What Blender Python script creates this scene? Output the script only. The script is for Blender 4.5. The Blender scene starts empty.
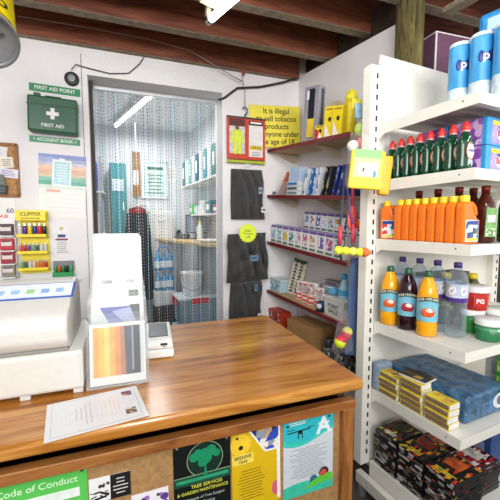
import bpy, bmesh, math, random
from mathutils import Matrix, Vector, Euler
random.seed(7)
sc = bpy.context.scene
COL = sc.collection
PI = math.pi
R = math.radians
def Tr(x, y, z): return Matrix.Translation((x, y, z))
def Rx(a): return Matrix.Rotation(R(a), 4, 'X')
def Ry(a): return Matrix.Rotation(R(a), 4, 'Y')
def Rz(a): return Matrix.Rotation(R(a), 4, 'Z')
def Sc(x, y, z): return Matrix.Diagonal((x, y, z, 1))
FRONT = Rx(90)                 # local XY lettering plane turned to face -Y
LEFT = Rz(-90) @ Rx(90)        # lettering plane turned to face -X
ORD = ['first', 'second', 'third', 'fourth', 'fifth', 'sixth', 'seventh', 'eighth', 'ninth', 'tenth', 'eleventh', 'twelfth', 'thirteenth', 'fourteenth']

# ------------------------------------------------------------------ materials
def lin(h):
    h = h.lstrip('#')
    c = [int(h[i:i+2], 16) / 255 for i in (0, 2, 4)]
    return tuple(x / 12.92 if x <= .04045 else ((x + .055) / 1.055) ** 2.4 for x in c) + (1,)
MATS = {}
def newmat(name):
    m = bpy.data.materials.new(name); m.use_nodes = True
    nt = m.node_tree; b = nt.nodes['Principled BSDF']
    return m, nt, b
def M(col, rough=.5, metal=0, var=.06, scale=40, bump=0, key=None):
    """plain procedural paint / plastic / metal with a slight noise in tone"""
    k = (col, rough, metal, var, scale, bump)
    if k in MATS: return MATS[k]
    m, nt, b = newmat('mat_' + col.strip('#'))
    b.inputs['Roughness'].default_value = rough
    b.inputs['Metallic'].default_value = metal
    c = lin(col)
    tc = nt.nodes.new('ShaderNodeTexCoord'); n = nt.nodes.new('ShaderNodeTexNoise')
    n.inputs['Scale'].default_value = scale; n.inputs['Detail'].default_value = 3
    nt.links.new(tc.outputs['Object'], n.inputs['Vector'])
    r = nt.nodes.new('ShaderNodeValToRGB')
    r.color_ramp.elements[0].color = tuple(x * (1 - var * 2) for x in c[:3]) + (1,)
    r.color_ramp.elements[1].color = tuple(min(1, x * (1 + var)) for x in c[:3]) + (1,)
    r.color_ramp.elements[0].position = .25; r.color_ramp.elements[1].position = .7
    nt.links.new(n.outputs['Fac'], r.inputs['Fac']); nt.links.new(r.outputs['Color'], b.inputs['Base Color'])
    if bump:
        bp = nt.nodes.new('ShaderNodeBump'); bp.inputs['Strength'].default_value = bump; bp.inputs['Distance'].default_value = .004 if bump < .9 else .03
        nt.links.new(n.outputs['Fac'], bp.inputs['Height']); nt.links.new(bp.outputs['Normal'], b.inputs['Normal'])
    MATS[k] = m
    return m
def PR(cols, scale=30, rough=.35, stretch=(1, 1, 1)):
    """printed pattern: patches of the given inks, different on every copy"""
    k = (tuple(cols), scale, rough, stretch)
    if k in MATS: return MATS[k]
    m, nt, b = newmat('print_' + cols[0].strip('#'))
    b.inputs['Roughness'].default_value = rough
    tc = nt.nodes.new('ShaderNodeTexCoord'); mp = nt.nodes.new('ShaderNodeMapping'); mp.inputs['Scale'].default_value = stretch
    oi = nt.nodes.new('ShaderNodeObjectInfo'); ad = nt.nodes.new('ShaderNodeVectorMath'); ad.operation = 'ADD'
    ms = nt.nodes.new('ShaderNodeVectorMath'); ms.operation = 'SCALE'; ms.inputs['Scale'].default_value = 7.0
    cx = nt.nodes.new('ShaderNodeCombineXYZ')
    v = nt.nodes.new('ShaderNodeTexVoronoi'); v.inputs['Scale'].default_value = scale; v.distance = 'CHEBYCHEV'; v.inputs['Randomness'].default_value = .8
    nz = nt.nodes.new('ShaderNodeTexNoise'); nz.inputs['Scale'].default_value = scale * 1.4
    mix = nt.nodes.new('ShaderNodeVectorMath'); mix.operation = 'MULTIPLY_ADD'; mix.inputs[1].default_value = (.012, .012, .012)
    sp = nt.nodes.new('ShaderNodeSeparateColor'); r = nt.nodes.new('ShaderNodeValToRGB'); r.color_ramp.interpolation = 'CONSTANT'
    L = nt.links.new
    L(oi.outputs['Random'], cx.inputs['X']); L(oi.outputs['Random'], cx.inputs['Y']); L(cx.outputs[0], ms.inputs[0])
    L(tc.outputs['Object'], mp.inputs['Vector']); L(mp.outputs[0], ad.inputs[0]); L(ms.outputs[0], ad.inputs[1])
    L(ad.outputs[0], nz.inputs['Vector']); L(nz.outputs['Color'], mix.inputs[0]); L(ad.outputs[0], mix.inputs[2])
    L(mix.outputs[0], v.inputs['Vector']); L(v.outputs['Color'], sp.inputs[0]); L(sp.outputs[0], r.inputs['Fac'])
    els = r.color_ramp.elements
    while len(els) > 1: els.remove(els[-1])
    els[0].position = 0; els[0].color = lin(cols[0])
    for i, c in enumerate(cols[1:], 1):
        e = els.new(i / len(cols)); e.color = lin(c)
    L(r.outputs['Color'], b.inputs['Base Color'])
    MATS[k] = m
    return m
def CLEAR(tint='#ffffff', amount=.25, rough=.08, key='clear', sheen=.4, crinkle=0):
    """thin clear plastic: mostly see-through with a sheen"""
    k = (key, tint, amount)
    if k in MATS: return MATS[k]
    m, nt, b = newmat(key)
    out = nt.nodes['Material Output']
    t = nt.nodes.new('ShaderNodeBsdfTransparent'); t.inputs[0].default_value = lin(tint)
    b.inputs['Base Color'].default_value = lin(tint); b.inputs['Roughness'].default_value = rough
    if crinkle:
        n = nt.nodes.new('ShaderNodeTexNoise'); n.inputs['Scale'].default_value = crinkle; n.inputs['Detail'].default_value = 2; n.inputs['Distortion'].default_value = 1.5
        bp = nt.nodes.new('ShaderNodeBump'); bp.inputs['Strength'].default_value = .9; bp.inputs['Distance'].default_value = .02
        tc = nt.nodes.new('ShaderNodeTexCoord'); mp = nt.nodes.new('ShaderNodeMapping'); mp.inputs['Scale'].default_value = (2.2, 1, .8); mp.inputs['Rotation'].default_value = (0, .4, 0)
        nt.links.new(tc.outputs['Object'], mp.inputs[0]); nt.links.new(mp.outputs[0], n.inputs['Vector'])
        nt.links.new(n.outputs['Fac'], bp.inputs['Height']); nt.links.new(bp.outputs['Normal'], b.inputs['Normal'])
    mx = nt.nodes.new('ShaderNodeMixShader'); fr = nt.nodes.new('ShaderNodeLayerWeight'); fr.inputs[0].default_value = .35
    mt = nt.nodes.new('ShaderNodeMath'); mt.operation = 'MULTIPLY_ADD'; mt.inputs[1].default_value = sheen; mt.inputs[2].default_value = amount
    nt.links.new(fr.outputs['Facing'], mt.inputs[0]); nt.links.new(mt.outputs[0], mx.inputs[0])
    nt.links.new(t.outputs[0], mx.inputs[1]); nt.links.new(b.outputs[0], mx.inputs[2]); nt.links.new(mx.outputs[0], out.inputs['Surface'])
    MATS[k] = m
    return m
def EM(col, s):
    k = ('em', col, s)
    if k in MATS: return MATS[k]
    m, nt, b = newmat('lit_tube')
    b.inputs['Base Color'].default_value = lin(col); b.inputs['Emission Color'].default_value = lin(col); b.inputs['Emission Strength'].default_value = s
    MATS[k] = m
    return m
def WOOD(name, dark, mid, light, rough=.3, along='X', plank=.13, scale=1.0, coat=0):
    m, nt, b = newmat(name); L = nt.links.new
    b.inputs['Roughness'].default_value = rough
    b.inputs['Coat Weight'].default_value = coat; b.inputs['Coat Roughness'].default_value = .12
    tc = nt.nodes.new('ShaderNodeTexCoord'); sx = nt.nodes.new('ShaderNodeSeparateXYZ'); L(tc.outputs['Object'], sx.inputs[0])
    o = {'X': ('X', 'Y', 'Z'), 'Y': ('Y', 'X', 'Z'), 'Z': ('Z', 'X', 'Y')}[along]
    dv = nt.nodes.new('ShaderNodeMath'); dv.operation = 'DIVIDE'; dv.inputs[1].default_value = plank; L(sx.outputs[o[1]], dv.inputs[0])
    fl = nt.nodes.new('ShaderNodeMath'); fl.operation = 'FLOOR'; L(dv.outputs[0], fl.inputs[0])
    ml = nt.nodes.new('ShaderNodeMath'); ml.operation = 'MULTIPLY_ADD'; ml.inputs[1].default_value = 3.71; L(fl.outputs[0], ml.inputs[0]); L(sx.outputs[o[0]], ml.inputs[2])
    cb = nt.nodes.new('ShaderNodeCombineXYZ'); L(ml.outputs[0], cb.inputs['X']); L(sx.outputs[o[1]], cb.inputs['Y']); L(sx.outputs[o[2]], cb.inputs['Z'])
    mp = nt.nodes.new('ShaderNodeMapping'); mp.inputs['Scale'].default_value = (1.3 * scale, 11 * scale, 11 * scale); L(cb.outputs[0], mp.inputs[0])
    n = nt.nodes.new('ShaderNodeTexNoise'); n.inputs['Scale'].default_value = 1.6; n.inputs['Detail'].default_value = 6; n.inputs['Roughness'].default_value = .62; n.inputs['Distortion'].default_value = 1.3
    L(mp.outputs[0], n.inputs['Vector'])
    n2 = nt.nodes.new('ShaderNodeTexWhiteNoise'); n2.noise_dimensions = '1D'; L(fl.outputs[0], n2.inputs['W'])
    ad = nt.nodes.new('ShaderNodeMath'); ad.operation = 'MULTIPLY_ADD'; ad.inputs[1].default_value = .16; L(n2.outputs['Value'], ad.inputs[0]); L(n.outputs['Fac'], ad.inputs[2])
    r = nt.nodes.new('ShaderNodeValToRGB'); e = r.color_ramp.elements
    e[0].position = .38; e[0].color = lin(dark); e[1].position = .78; e[1].color = lin(light); x = e.new(.56); x.color = lin(mid)
    L(ad.outputs[0], r.inputs['Fac']); L(r.outputs['Color'], b.inputs['Base Color'])
    bp = nt.nodes.new('ShaderNodeBump'); bp.inputs['Strength'].default_value = .06; bp.inputs['Distance'].default_value = .002
    L(n.outputs['Fac'], bp.inputs['Height']); L(bp.outputs['Normal'], b.inputs['Normal'])
    return m

WHITE = M('#f2f1ee', .45); INK = M('#161616', .5); PAPER = M('#f4f3ef', .6, var=.02)
RED = M('#d8232a', .4); YEL = M('#f6e11c', .45); GREEN = M('#1d6b3f', .4); CHROME = M('#b9bcc0', .25, 1)
BLACKP = M('#1a1b1d', .35); CLR = CLEAR(); KRAFT = M('#b98c56', .75, var=.08)

# ------------------------------------------------------------------ mesh builder
class MB:
    def __init__(s):
        s.bm = bmesh.new(); s.mats = []; s.T = Matrix.Identity(4)
    def mi(s, m):
        if m not in s.mats: s.mats.append(m)
        return s.mats.index(m)
    def _put(s, bm2, m, smooth=False, T=None):
        i = s.mi(m); mat = s.T @ (T or Matrix.Identity(4)); vm = {}
        flip = mat.to_3x3().determinant() < 0
        for v in bm2.verts: vm[v] = s.bm.verts.new(mat @ v.co)
        for f in bm2.faces:
            vs = [vm[v] for v in f.verts]
            if flip: vs.reverse()
            try: nf = s.bm.faces.new(vs)
            except ValueError: continue
            nf.material_index = i; nf.smooth = smooth
        bm2.free(); return s
    def box(s, c, d, m, bev=0, T=None, seg=2, smooth=False):
        b = bmesh.new(); bmesh.ops.create_cube(b, size=1)
        for v in b.verts: v.co = Vector((v.co.x * d[0], v.co.y * d[1], v.co.z * d[2]))
        if bev: bmesh.ops.bevel(b, geom=list(b.edges), offset=bev, segments=seg, affect='EDGES', profile=.5)
        return s._put(b, m, smooth, (T or Matrix.Identity(4)) @ Tr(*c))
    def prism(s, poly, a0, a1, m, axis='y', bev=0, T=None):
        b = bmesh.new()
        f = {'y': lambda p, a: (p[0], a, p[1]), 'x': lambda p, a: (a, p[0], p[1]), 'z': lambda p, a: (p[0], p[1], a)}[axis]
        A = [b.verts.new(f(p, a0)) for p in poly]; B = [b.verts.new(f(p, a1)) for p in poly]
        n = len(poly); b.faces.new(A); b.faces.new(B[::-1])
        for i in range(n): b.faces.new((A[i], B[i], B[(i+1) % n], A[(i+1) % n]))
        bmesh.ops.recalc_face_normals(b, faces=list(b.faces))
        if bev: bmesh.ops.bevel(b, geom=list(b.edges), offset=bev, segments=2, affect='EDGES', profile=.5)
        return s._put(b, m, False, T)
    def lathe(s, prof, m, seg=24, T=None, smooth=True, cap=True):
        b = bmesh.new(); rings = []
        if max(p[1] for p in prof) - min(p[1] for p in prof) < .003: smooth = False
        for r_, z in prof:
            if r_ < 1e-6: rings.append([b.verts.new((0, 0, z))])
            else: rings.append([b.verts.new((r_ * math.cos(2*PI*k/seg), r_ * math.sin(2*PI*k/seg), z)) for k in range(seg)])
        for A, B in zip(rings, rings[1:]):
            for k in range(seg):
                k2 = (k + 1) % seg
                if len(A) == 1 and len(B) == 1: continue
                if len(A) == 1: b.faces.new((A[0], B[k2], B[k]))
                elif len(B) == 1: b.faces.new((A[k], A[k2], B[0]))
                else: b.faces.new((A[k], A[k2], B[k2], B[k]))
        if cap:
            if len(rings[0]) > 1: b.faces.new(rings[0][::-1])
            if len(rings[-1]) > 1: b.faces.new(rings[-1])
        return s._put(b, m, smooth, T)
    def cyl(s, c, r, h, m, seg=20, T=None, r2=None):
        return s.lathe([(r, -h/2), (r if r2 is None else r2, h/2)], m, seg, (T or Matrix.Identity(4)) @ Tr(*c), False)
    def tube(s, pts, r, m, seg=6, T=None):
        b = bmesh.new(); pts = [Vector(p) for p in pts]; rings = []
        for i, p in enumerate(pts):
            d = (pts[min(i+1, len(pts)-1)] - pts[max(i-1, 0)]).normalized()
            u = d.cross(Vector((0, 0, 1)))
            if u.length < 1e-3: u = d.cross(Vector((1, 0, 0)))
            u.normalize(); w = d.cross(u)
            rings.append([b.verts.new(p + (u * math.cos(2*PI*k/seg) + w * math.sin(2*PI*k/seg)) * r) for k in range(seg)])
        for A, B in zip(rings, rings[1:]):
            for k in range(seg): b.faces.new((A[k], B[k], B[(k+1) % seg], A[(k+1) % seg]))
        b.faces.new(rings[0]); b.faces.new(rings[-1][::-1])
        return s._put(b, m, True, T)
    def ball(s, c, r, m, seg=16, T=None, sc_=(1, 1, 1)):
        b = bmesh.new(); bmesh.ops.create_uvsphere(b, u_segments=seg, v_segments=max(6, seg // 2), radius=r)
        return s._put(b, m, True, (T or Matrix.Identity(4)) @ Tr(*c) @ Sc(*sc_))
    def grid(s, fn, nu, nv, m, smooth=True, T=None):
        b = bmesh.new(); V = [[b.verts.new(fn(i / nu, j / nv)) for j in range(nv + 1)] for i in range(nu + 1)]
        for i in range(nu):
            for j in range(nv): b.faces.new((V[i][j], V[i+1][j], V[i+1][j+1], V[i][j+1]))
        return s._put(b, m, smooth, T)
    def text(s, txt, size, T, m, align='CENTER', bold=.012, sx=1.0):
        """lettering in the local XY plane of T, a hair thick"""
        cu = bpy.data.curves.new('lettering', 'FONT'); cu.body = txt; cu.size = size; cu.align_x = align; cu.align_y = 'CENTER'
        cu.resolution_u = 3; cu.offset = bold * size; cu.extrude = .0002
        o = bpy.data.objects.new('lettering', cu); me = bpy.data.meshes.new_from_object(o)
        b = bmesh.new(); b.from_mesh(me)
        bpy.data.objects.remove(o); bpy.data.curves.remove(cu); bpy.data.meshes.remove(me)
        return s._put(b, m, False, T @ Sc(sx, 1, 1))
    def lines(s, n, w, h, T, m, seed=0, ragged=.3, th=.35):
        """rows of small print as thin bars"""
        rr = random.Random(seed)
        for i in range(n):
            ww = w * (1 - ragged * rr.random())
            s.box((0, h/2 - (i + .5) * h / n, 0), (ww, h / n * th, .0004), m, T=T)
        return s
    def build(s, name, parent=None, mat=None):
        me = bpy.data.meshes.new(name); s.bm.to_mesh(me); s.bm.free()
        for m in s.mats: me.materials.append(m)
        o = bpy.data.objects.new(name, me); COL.objects.link(o)
        if parent is not None: o.parent = parent
        if mat is not None: o.matrix_local = mat
        return o
def tag(o, label, cat, group=None, kind=None):
    o['label'] = label; o['category'] = cat
    if group: o['group'] = group
    if kind: o['kind'] = kind
    return o
def thing(name, label, cat, T, group=None):
    o = bpy.data.objects.new(name, None); COL.objects.link(o); o.empty_display_size = .05
    o.matrix_world = T
    return tag(o, label, cat, group)
def struct(mb, name):
    o = mb.build(name); o['kind'] = 'structure'; return o
def kids(o): return [c for c in bpy.data.objects if c.parent == o]
def dup(o, T, label, group=None):
    """copy of a thing with copies of its parts and sub-parts; mesh data is shared"""
    r = o.copy(); COL.objects.link(r); r.matrix_world = T; r['label'] = label
    if group: r['group'] = group
    for ch in kids(o):
        c = ch.copy(); COL.objects.link(c); c.parent = r
        for g in kids(ch):
            d = g.copy(); COL.objects.link(d); d.parent = c
    return r
# ------------------------------------------------------------------ the room
CAMZ = 1.45
WALLM = M('#eeecee', .7, var=.035, scale=3.5, bump=.25)
WALLB = M('#dfe2e6', .7, var=.05, scale=4, bump=.2)
JOIST = WOOD('joist_wood', '#3a1d12', '#6e3823', '#95573a', .65, 'X', .4, .8)
PLATE = M('#8d7f6d', .8, var=.2, scale=30)
DARKW = WOOD('dark_boards', '#1d130e', '#2e1f16', '#43311f', .8, 'X', .15)
FLOORM = M('#4a433c', .6, var=.15, scale=9)
b = MB(); b.box((.4, 1.4, -.02), (7.5, 9, .04), FLOORM); struct(b, 'floor')
b = MB(); b.box((.4, .95, 3.0), (7.5, 4.2, .04), M('#3b241b', .8, var=.2, scale=12)); struct(b, 'ceiling')
b = MB()          # back wall, built round the doorway (x -.225 to .775, head at 2.5)
b.box((-1.6, 2.89, 1.49), (2.75, .22, 2.98), WALLM)
b.box((1.285, 2.89, 1.49), (1.02, .22, 2.98), WALLM)
b.box((.275, 2.89, 2.74), (1.0, .22, .48), WALLM)
struct(b, 'wall_back')
WA = R(6); ax = Vector((math.sin(WA), -math.cos(WA), 0)); nx = Vector((math.cos(WA), math.sin(WA), 0))
b = MB()          # right wall, splayed 6 degrees off square, ends at the timber post
p0 = Vector((1.475, 2.8, 0)); p1 = p0 + ax * 1.07
q0 = p0 + nx * .1; q1 = p1 + nx * .1
b.prism([(p0.x, p0.y), (p1.x, p1.y), (q1.x, q1.y), (q0.x, q0.y)], 0, 2.72, WALLM, 'z')
for v_ in b.bm.verts:
    if v_.co.z > 2: v_.co.z = 2.725 - .075 * (2.8 - v_.co.y) / 1.1      # its top runs slightly downhill
struct(b, 'wall_right')
b = MB(); q1 = p1 + nx * .09; b.prism([(p0.x + .07, p0.y), (p1.x + .07, p1.y), (q1.x + .04, q1.y), (p0.x + .13, p0.y)], 2.6, 2.9, DARKW, 'z'); struct(b, 'trim_10')
b = MB(); b.box((2.9, 2.2, 1.49), (2.45, .06, 2.98), DARKW); struct(b, 'wall_far')  # dark brown boards; their tone also stands in for unlit space
# joists across the room, and the pale plate that the post carries
for i, (y, z0, t) in enumerate(((2.735, 2.69, .08), (2.37, 2.72, .075), (2.02, 2.75, .075), (1.66, 2.76, .075), (1.28, 2.76, .075), (.9, 2.76, .075))):
    b = MB(); b.box((.3 if i else .03, y + t/2, (z0 + 2.98) / 2), (4.6 if i else 2.86, t, 2.98 - z0), JOIST, .004)
    b.box((.3 if i else .03, y + t/2, z0 - .002), (4.58 if i else 2.84, t * .92, .004), PLATE)
    struct(b, 'trim_%d' % (i + 1))
b = MB(); T = Tr(1.70, 1.5, 2.62) @ Rz(6)
b.box((0.02, -.65, 0), (.07, 1.3, .03), PLATE, .003, T); struct(b, 'trim_7')
# doorway: dark stop on the left jamb, soffit lining
b = MB(); b.box((-.212, 2.9, 1.25), (.025, .05, 2.5), M('#3a3532', .6)); struct(b, 'trim_8')
b = MB(); b.box((.275, 2.776, 2.585), (1.03, .006, .17), M('#eeeeee', .6, var=.02)); struct(b, 'trim_9')

b = MB(); b.box((-2.0, .6, 1.49), (.08, 4.36, 2.98), WALLM); struct(b, 'wall_left_front')  # unseen left shop wall, put in to cut the side light
b = MB(); b.box((.5, -1.7, .775), (5, .1, 1.55), WALLM); struct(b, 'light_baffle_front')  # unseen low barrier added behind the camera to shade the counter front
b = MB(); b.box((-.262, 2.777, 1.33), (.005, .005, 2.62), M('#a19fa3', .7, var=.3, scale=60)); struct(b, 'trim_11')
# round timber post with its grain running up
POST = WOOD('post_wood', '#3a3218', '#6e6438', '#978b58', .85, 'Z', .05, 1.4)
b = MB(); b.lathe([(.08, 0), (.078, .6), (.08, 1.2), (.076, 2.0), (.077, 2.71)], POST, 28)
tag(b.build('timber_post', None, Tr(1.585, 1.63, 0)), 'round weathered greenish timber post rising behind the white shelving to the joists', 'post')

# ------------------------------------------------------------------ back room
b = MB(); b.box((-1.25, 4.1, 1.4), (.08, 2.2, 2.8), WALLB); struct(b, 'wall_left')
b = MB(); b.prism([(1.12, 3.0), (.93, 5.2), (1.03, 5.2), (1.22, 3.0)], 0, 2.8, WALLB, 'z'); struct(b, 'wall_side')
b = MB(); b.box((-.1, 5.16, 1.4), (2.4, .08, 2.8), WALLB); struct(b, 'wall_end')
b = MB(); b.box((-.1, 4.1, 2.78), (2.5, 2.2, .04), M('#f0f0f0', .7)); struct(b, 'ceiling_back')
# ------------------------------------------------------------------ back room contents
TEAL = M('#3d8f94', .5); GREYP = M('#a9b0b5', .5); PALEW = M('#f3f3f1', .5); BENCH = M('#d9bd8b', .5, var=.1, scale=8)
# lit strip lamp under the back ceiling
t = thing('strip_lamp', 'lit white strip lamp on the back room ceiling seen through the chain curtain', 'lamp', Tr(.12, 4.15, 2.73) @ Rz(15.8))
b = MB(); b.box((0, 0, 0), (.07, 1.5, .05), WHITE, .006); b.build('lamp_body', t)
b = MB(); b.tube([(0, -.72, -.045), (0, .72, -.045)], .016, EM('#ffffff', 3), 10); b.build('lamp_tube', t)
# teal steel locker
t = thing('steel_locker', 'tall teal steel locker against the far wall of the back room', 'locker', Tr(-.07, 4.8, 0))
b = MB(); b.box((0, .1, 1.1), (.2, .36, 2.2), TEAL, .004); b.build('body', t)
for i in range(2):
    d = MB(); d.box((0, -.088, .56 + 1.08 * i), (.18, .014, 1.04), M('#479aa0', .45), .003); do = d.build('locker_door', t)
    h = MB(); h.box((.06, -.1, .6 + 1.05 * i), (.015, .02, .1), CHROME, .002)
    h.build('handle', do)
b = MB(); b.box((0, -.1, 1.92), (.14, .003, .15), M('#dfe9ea', .6)); b.build('door_notice', t)
# left-hand storage shelves with boxes
t = thing('storage_rack', 'pale storage rack at the left of the back room behind the chain curtain', 'rack', Tr(-.52, 4.55, 0))
b = MB()
for x in (-.28, .26):
    for y in (-.2, .2): b.box((x, y, 1.1), (.03, .03, 2.2), GREYP)
b.build('rack_frame', t)
for z in (.3, .8, 1.3, 1.8): 
    b = MB(); b.box((0, 0, z), (.6, .44, .02), PALEW); b.build('rack_shelf', t)
bc = [('#4b4ea2', .36, 'blue-violet carton on the upper level of the pale rack'), ('#e8e6e2', .26, 'white carton on the middle level of the pale rack'), ('#cfc6b6', .24, 'beige carton on the low level of the pale rack'), ('#e2e4e6', .2, 'pale carton on the lowest level of the pale rack')]
for (c, h, lb), z in zip(bc, (1.81, 1.31, .81, .31)):
    k = thing('storage_carton', lb, 'box', Tr(-.5, 4.52, z), 'cartons on the back room rack')
    b = MB(); b.box((0, 0, h/2 + .001), (.4, .34, h), M(c, .6, var=.1), .006); b.build('carton_body', k)
    b = MB(); b.box((0, -.172, h * .55), (.2, .002, h * .4), PAPER); b.build('carton_label', k)
# notices and frames on the far wall
t = thing('whiteboard', 'white planner board with green writing on the far back room wall', 'board', Tr(.42, 5.1, 2.05))
b = MB(); b.box((0, 0, 0), (.34, .02, .5), M('#cfe3dc', .4, var=.05, scale=14), .003); b.build('board_surface', t)
b = MB()
for x, z, w, h in ((0, .252, .36, .014), (0, -.252, .36, .014), (.172, 0, .014, .51), (-.172, 0, .014, .51)): b.box((x, -.004, z), (w, .02, h), CHROME)
b.build('board_frame', t)
b = MB(); b.box((0, -.0115, .16), (.22, .001, .035), M('#2a6a52')); b.lines(6, .26, .3, Tr(0, -.0115, -.06) @ FRONT, M('#6d8d84'), 3, .6); b.build('board_writing', t)
t = thing('cork_strip', 'brown wooden notice strip beside the teal locker', 'board', Tr(.17, 5.1, 2.12))
b = MB(); b.box((0, 0, 0), (.1, .02, .62), M('#b07a3e', .7, var=.15)); b.build('mounting_board', t)
b = MB(); b.box((-.01, -.0115, -.05), (.07, .003, .2), PAPER); b.build('pinned_sheet', t)
for i, (x, z, w, h, lb) in enumerate(((.25, 1.6, .2, .26, 'white sheet pinned low on the far wall beside the locker'), (.66, 2.15, .14, .2, 'white sheet pinned right of the planner board'))):
    b = MB(); b.box((0, 0, 0), (w, .004, h), PAPER); b.lines(8, w * .8, h * .8, Tr(0, -.0025, 0) @ FRONT, M('#8a8f94'), i)
    tag(b.build('pinned_sheet', None, Tr(x, 5.115, z)), lb, 'notice', 'sheets on the far wall')
# coat on a stand
t = thing('dark_coat', 'dark hooded coat with a red collar hanging in the back room', 'coat', Tr(.15, 4.5, .47))
b = MB(); b.tube([(0, 0, 1.2), (0, 0, 2.3)], .004, CHROME, 6); b.build('hanging_cord', t)
def coat(u, v):
    a = u * 2 * PI; z = v * 1.15; w = .17 - .08 * v ** 3 + .012 * math.sin(5 * a)
    return (w * math.cos(a), .6 * w * math.sin(a), z)
b = MB(); b.grid(coat, 24, 10, M('#2b2c31', .85, var=.2)); b.lathe([(.09, 1.14), (.0, 1.18)], M('#2b2c31', .85, var=.2), 16, Sc(1, .6, 1)); b.build('coat_body', t)
b = MB(); b.lathe([(.1, 1.08), (.105, 1.12), (.05, 1.165), (.0, 1.17)], M('#a3262c', .8), 16, Sc(1, .7, 1)); b.build('collar', t)
for s in (-1, 1):
    b = MB(); b.tube([(s * .08, 0, 1.08), (s * .115, .0, .8), (s * .12, -.02, .45)], .045, M('#2b2c31', .85, var=.2), 8); b.build('sleeve', t)
# small white cabinet with drawers
t = thing('drawer_cabinet', 'white drawer cabinet standing against the far wall of the back room', 'cabinet', Tr(.46, 4.88, 0))
b = MB(); b.box((0, 0, .8), (.32, .36, 1.6), PALEW, .004); b.build('body', t)
for i in range(5):
    d = MB(); d.box((0, -.187, .18 + .31 * i), (.3, .012, .29), M('#e6e8e8', .4), .003); do = d.build('drawer', t)
    h = MB(); h.box((0, -.2, .24 + .31 * i), (.09, .014, .02), CHROME, .002); h.build('drawer_handle', do)
# work bench along the side wall, with its shelf above
t = thing('work_bench', 'long pale wooden work bench along the side wall of the back room', 'bench', Tr(0, 0, 0))
b = MB(); b.prism([(.82, 3.1), (.36, 4.6), (.42, 4.665), (.93, 4.665), (1.08, 3.1)], 1.205, 1.235, BENCH, 'z', .004); b.build('bench_top', t)
for x, y in ((.72, 4.6), (1.05, 3.14), (.93, 4.5)):
    b = MB(); b.box((x, y, .6), (.05, .05, 1.2), GREYP); b.build('leg', t)
def side(y): return 1.12 - .19 * (y - 3.0) / 2.2
for z, y0, y1, nm in ((1.545, 3.2, 4.7, 'narrow white shelf above the back room bench'), (1.93, 3.2, 4.9, 'high white shelf of files on the back room side wall')):
    w = .22
    b = MB(); b.prism([(side(y0) - w, y0), (side(y1) - w, y1), (side(y1) - .005, y1), (side(y0) - .005, y0)], z - .02, z, PALEW, 'z')
    tag(b.build('wall_shelf'), nm, 'shelf', 'back room wall shelves')
fc = ['#f2f2f0', '#1f7a6c', '#e9eef0', '#3b9fae', '#f4f4f4', '#2f6f86', '#ededed', '#62b7a5', '#f5f5f5', '#358d7c']
fl_ = ['white', 'dark green', 'off-white', 'turquoise', 'white', 'dark blue', 'pale', 'mint', 'white', 'teal']
for i, c in enumerate(fc):
    y = 3.3 + .155 * i
    k = thing('box_file', f'{fl_[i]} upright file, {ORD[i]} from the doorway on the high back room shelf', 'file', Tr(side(y) - .115, y, 1.93) @ Rz(5), 'files on the high shelf')
    b = MB(); b.box((0, 0, .16), (.2, .1, .32), M(c, .5), .004); b.build('file_body', k)
    b = MB(); b.box((-.101, 0, .17), (.002, .06, .14), PAPER); b.build('spine_label', k)
gc = [('#45c05a', .13, 'bright green packet'), ('#d8e4ea', .11, 'pale blue packet'), ('#e8e8e6', .16, 'white packet'), ('#38808a', .15, 'teal packet'), ('#c23a4a', .09, 'red packet')]
for i, (c, h, nm) in enumerate(gc):
    y = 4.5 - .24 * i
    k = thing('stock_packet', f'{nm}, {ORD[i]} from the far end of the narrow back room shelf', 'packet', Tr(side(y) - .115, y, 1.545) @ Rz(5), 'packets on the narrow shelf')
    b = MB(); b.box((0, 0, h/2), (.12, .16, h), M(c, .5), .012); b.build('packet_body', k)
    b = MB(); b.box((-.061, 0, h * .5), (.002, .1, h * .4), PAPER); b.build('packet_label', k)
# things on the bench
t = thing('paper_tray', 'round white tray of papers on the back room bench', 'tray', Tr(.86, 3.55, 1.235))
b = MB(); b.lathe([(.11, 0), (.15, .02), (.155, .03), (.145, .03), (.1, .008), (0, .008)], PALEW, 28); b.build('tray_dish', t)
b = MB(); b.box((0, 0, .014), (.16, .12, .008), M('#b9cdda', .6), T=Rz(20)); b.build('papers', t)
t = thing('squeeze_bottle', 'slim clear bottle with a yellow cap standing on the back room bench', 'bottle', Tr(.82, 3.95, 1.235))
b = MB(); b.lathe([(.035, 0), (.037, .02), (.036, .15), (.015, .19), (.015, .2)], M('#e8efe9', .3), 18); b.build('bottle_body', t)
b = MB(); b.lathe([(.017, .2), (.016, .225), (0, .226)], YEL, 14); b.build('cap', t)
t = thing('desk_telephone', 'dark telephone at the far end of the back room bench', 'telephone', Tr(.7, 4.45, 1.235) @ Rz(-20))
b = MB(); b.box((0, 0, .03), (.16, .18, .06), M('#55565c', .5), .012); b.build('telephone_body', t)
b = MB(); b.tube([(-.05, -.08, .08), (-.05, -.03, .095), (-.05, .03, .095), (-.05, .08, .08)], .02, BLACKP, 8); b.build('handset', t)
t = thing('grey_monitor', 'grey monitor standing at the back of the bench beyond the chain curtain', 'monitor', Tr(.86, 4.3, 1.235) @ Rz(-35))
b = MB(); b.box((0, 0, .19), (.3, .05, .24), M('#5d626a', .4), .008); b.build('screen_housing', t)
b = MB(); b.box((0, -.027, .19), (.26, .003, .2), M('#8d97a3', .2)); b.build('screen', t)
b = MB(); b.box((0, 0, .035), (.04, .04, .07), BLACKP); b.box((0, 0, .006), (.16, .12, .012), BLACKP, .003); b.build('stand', t)
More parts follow.
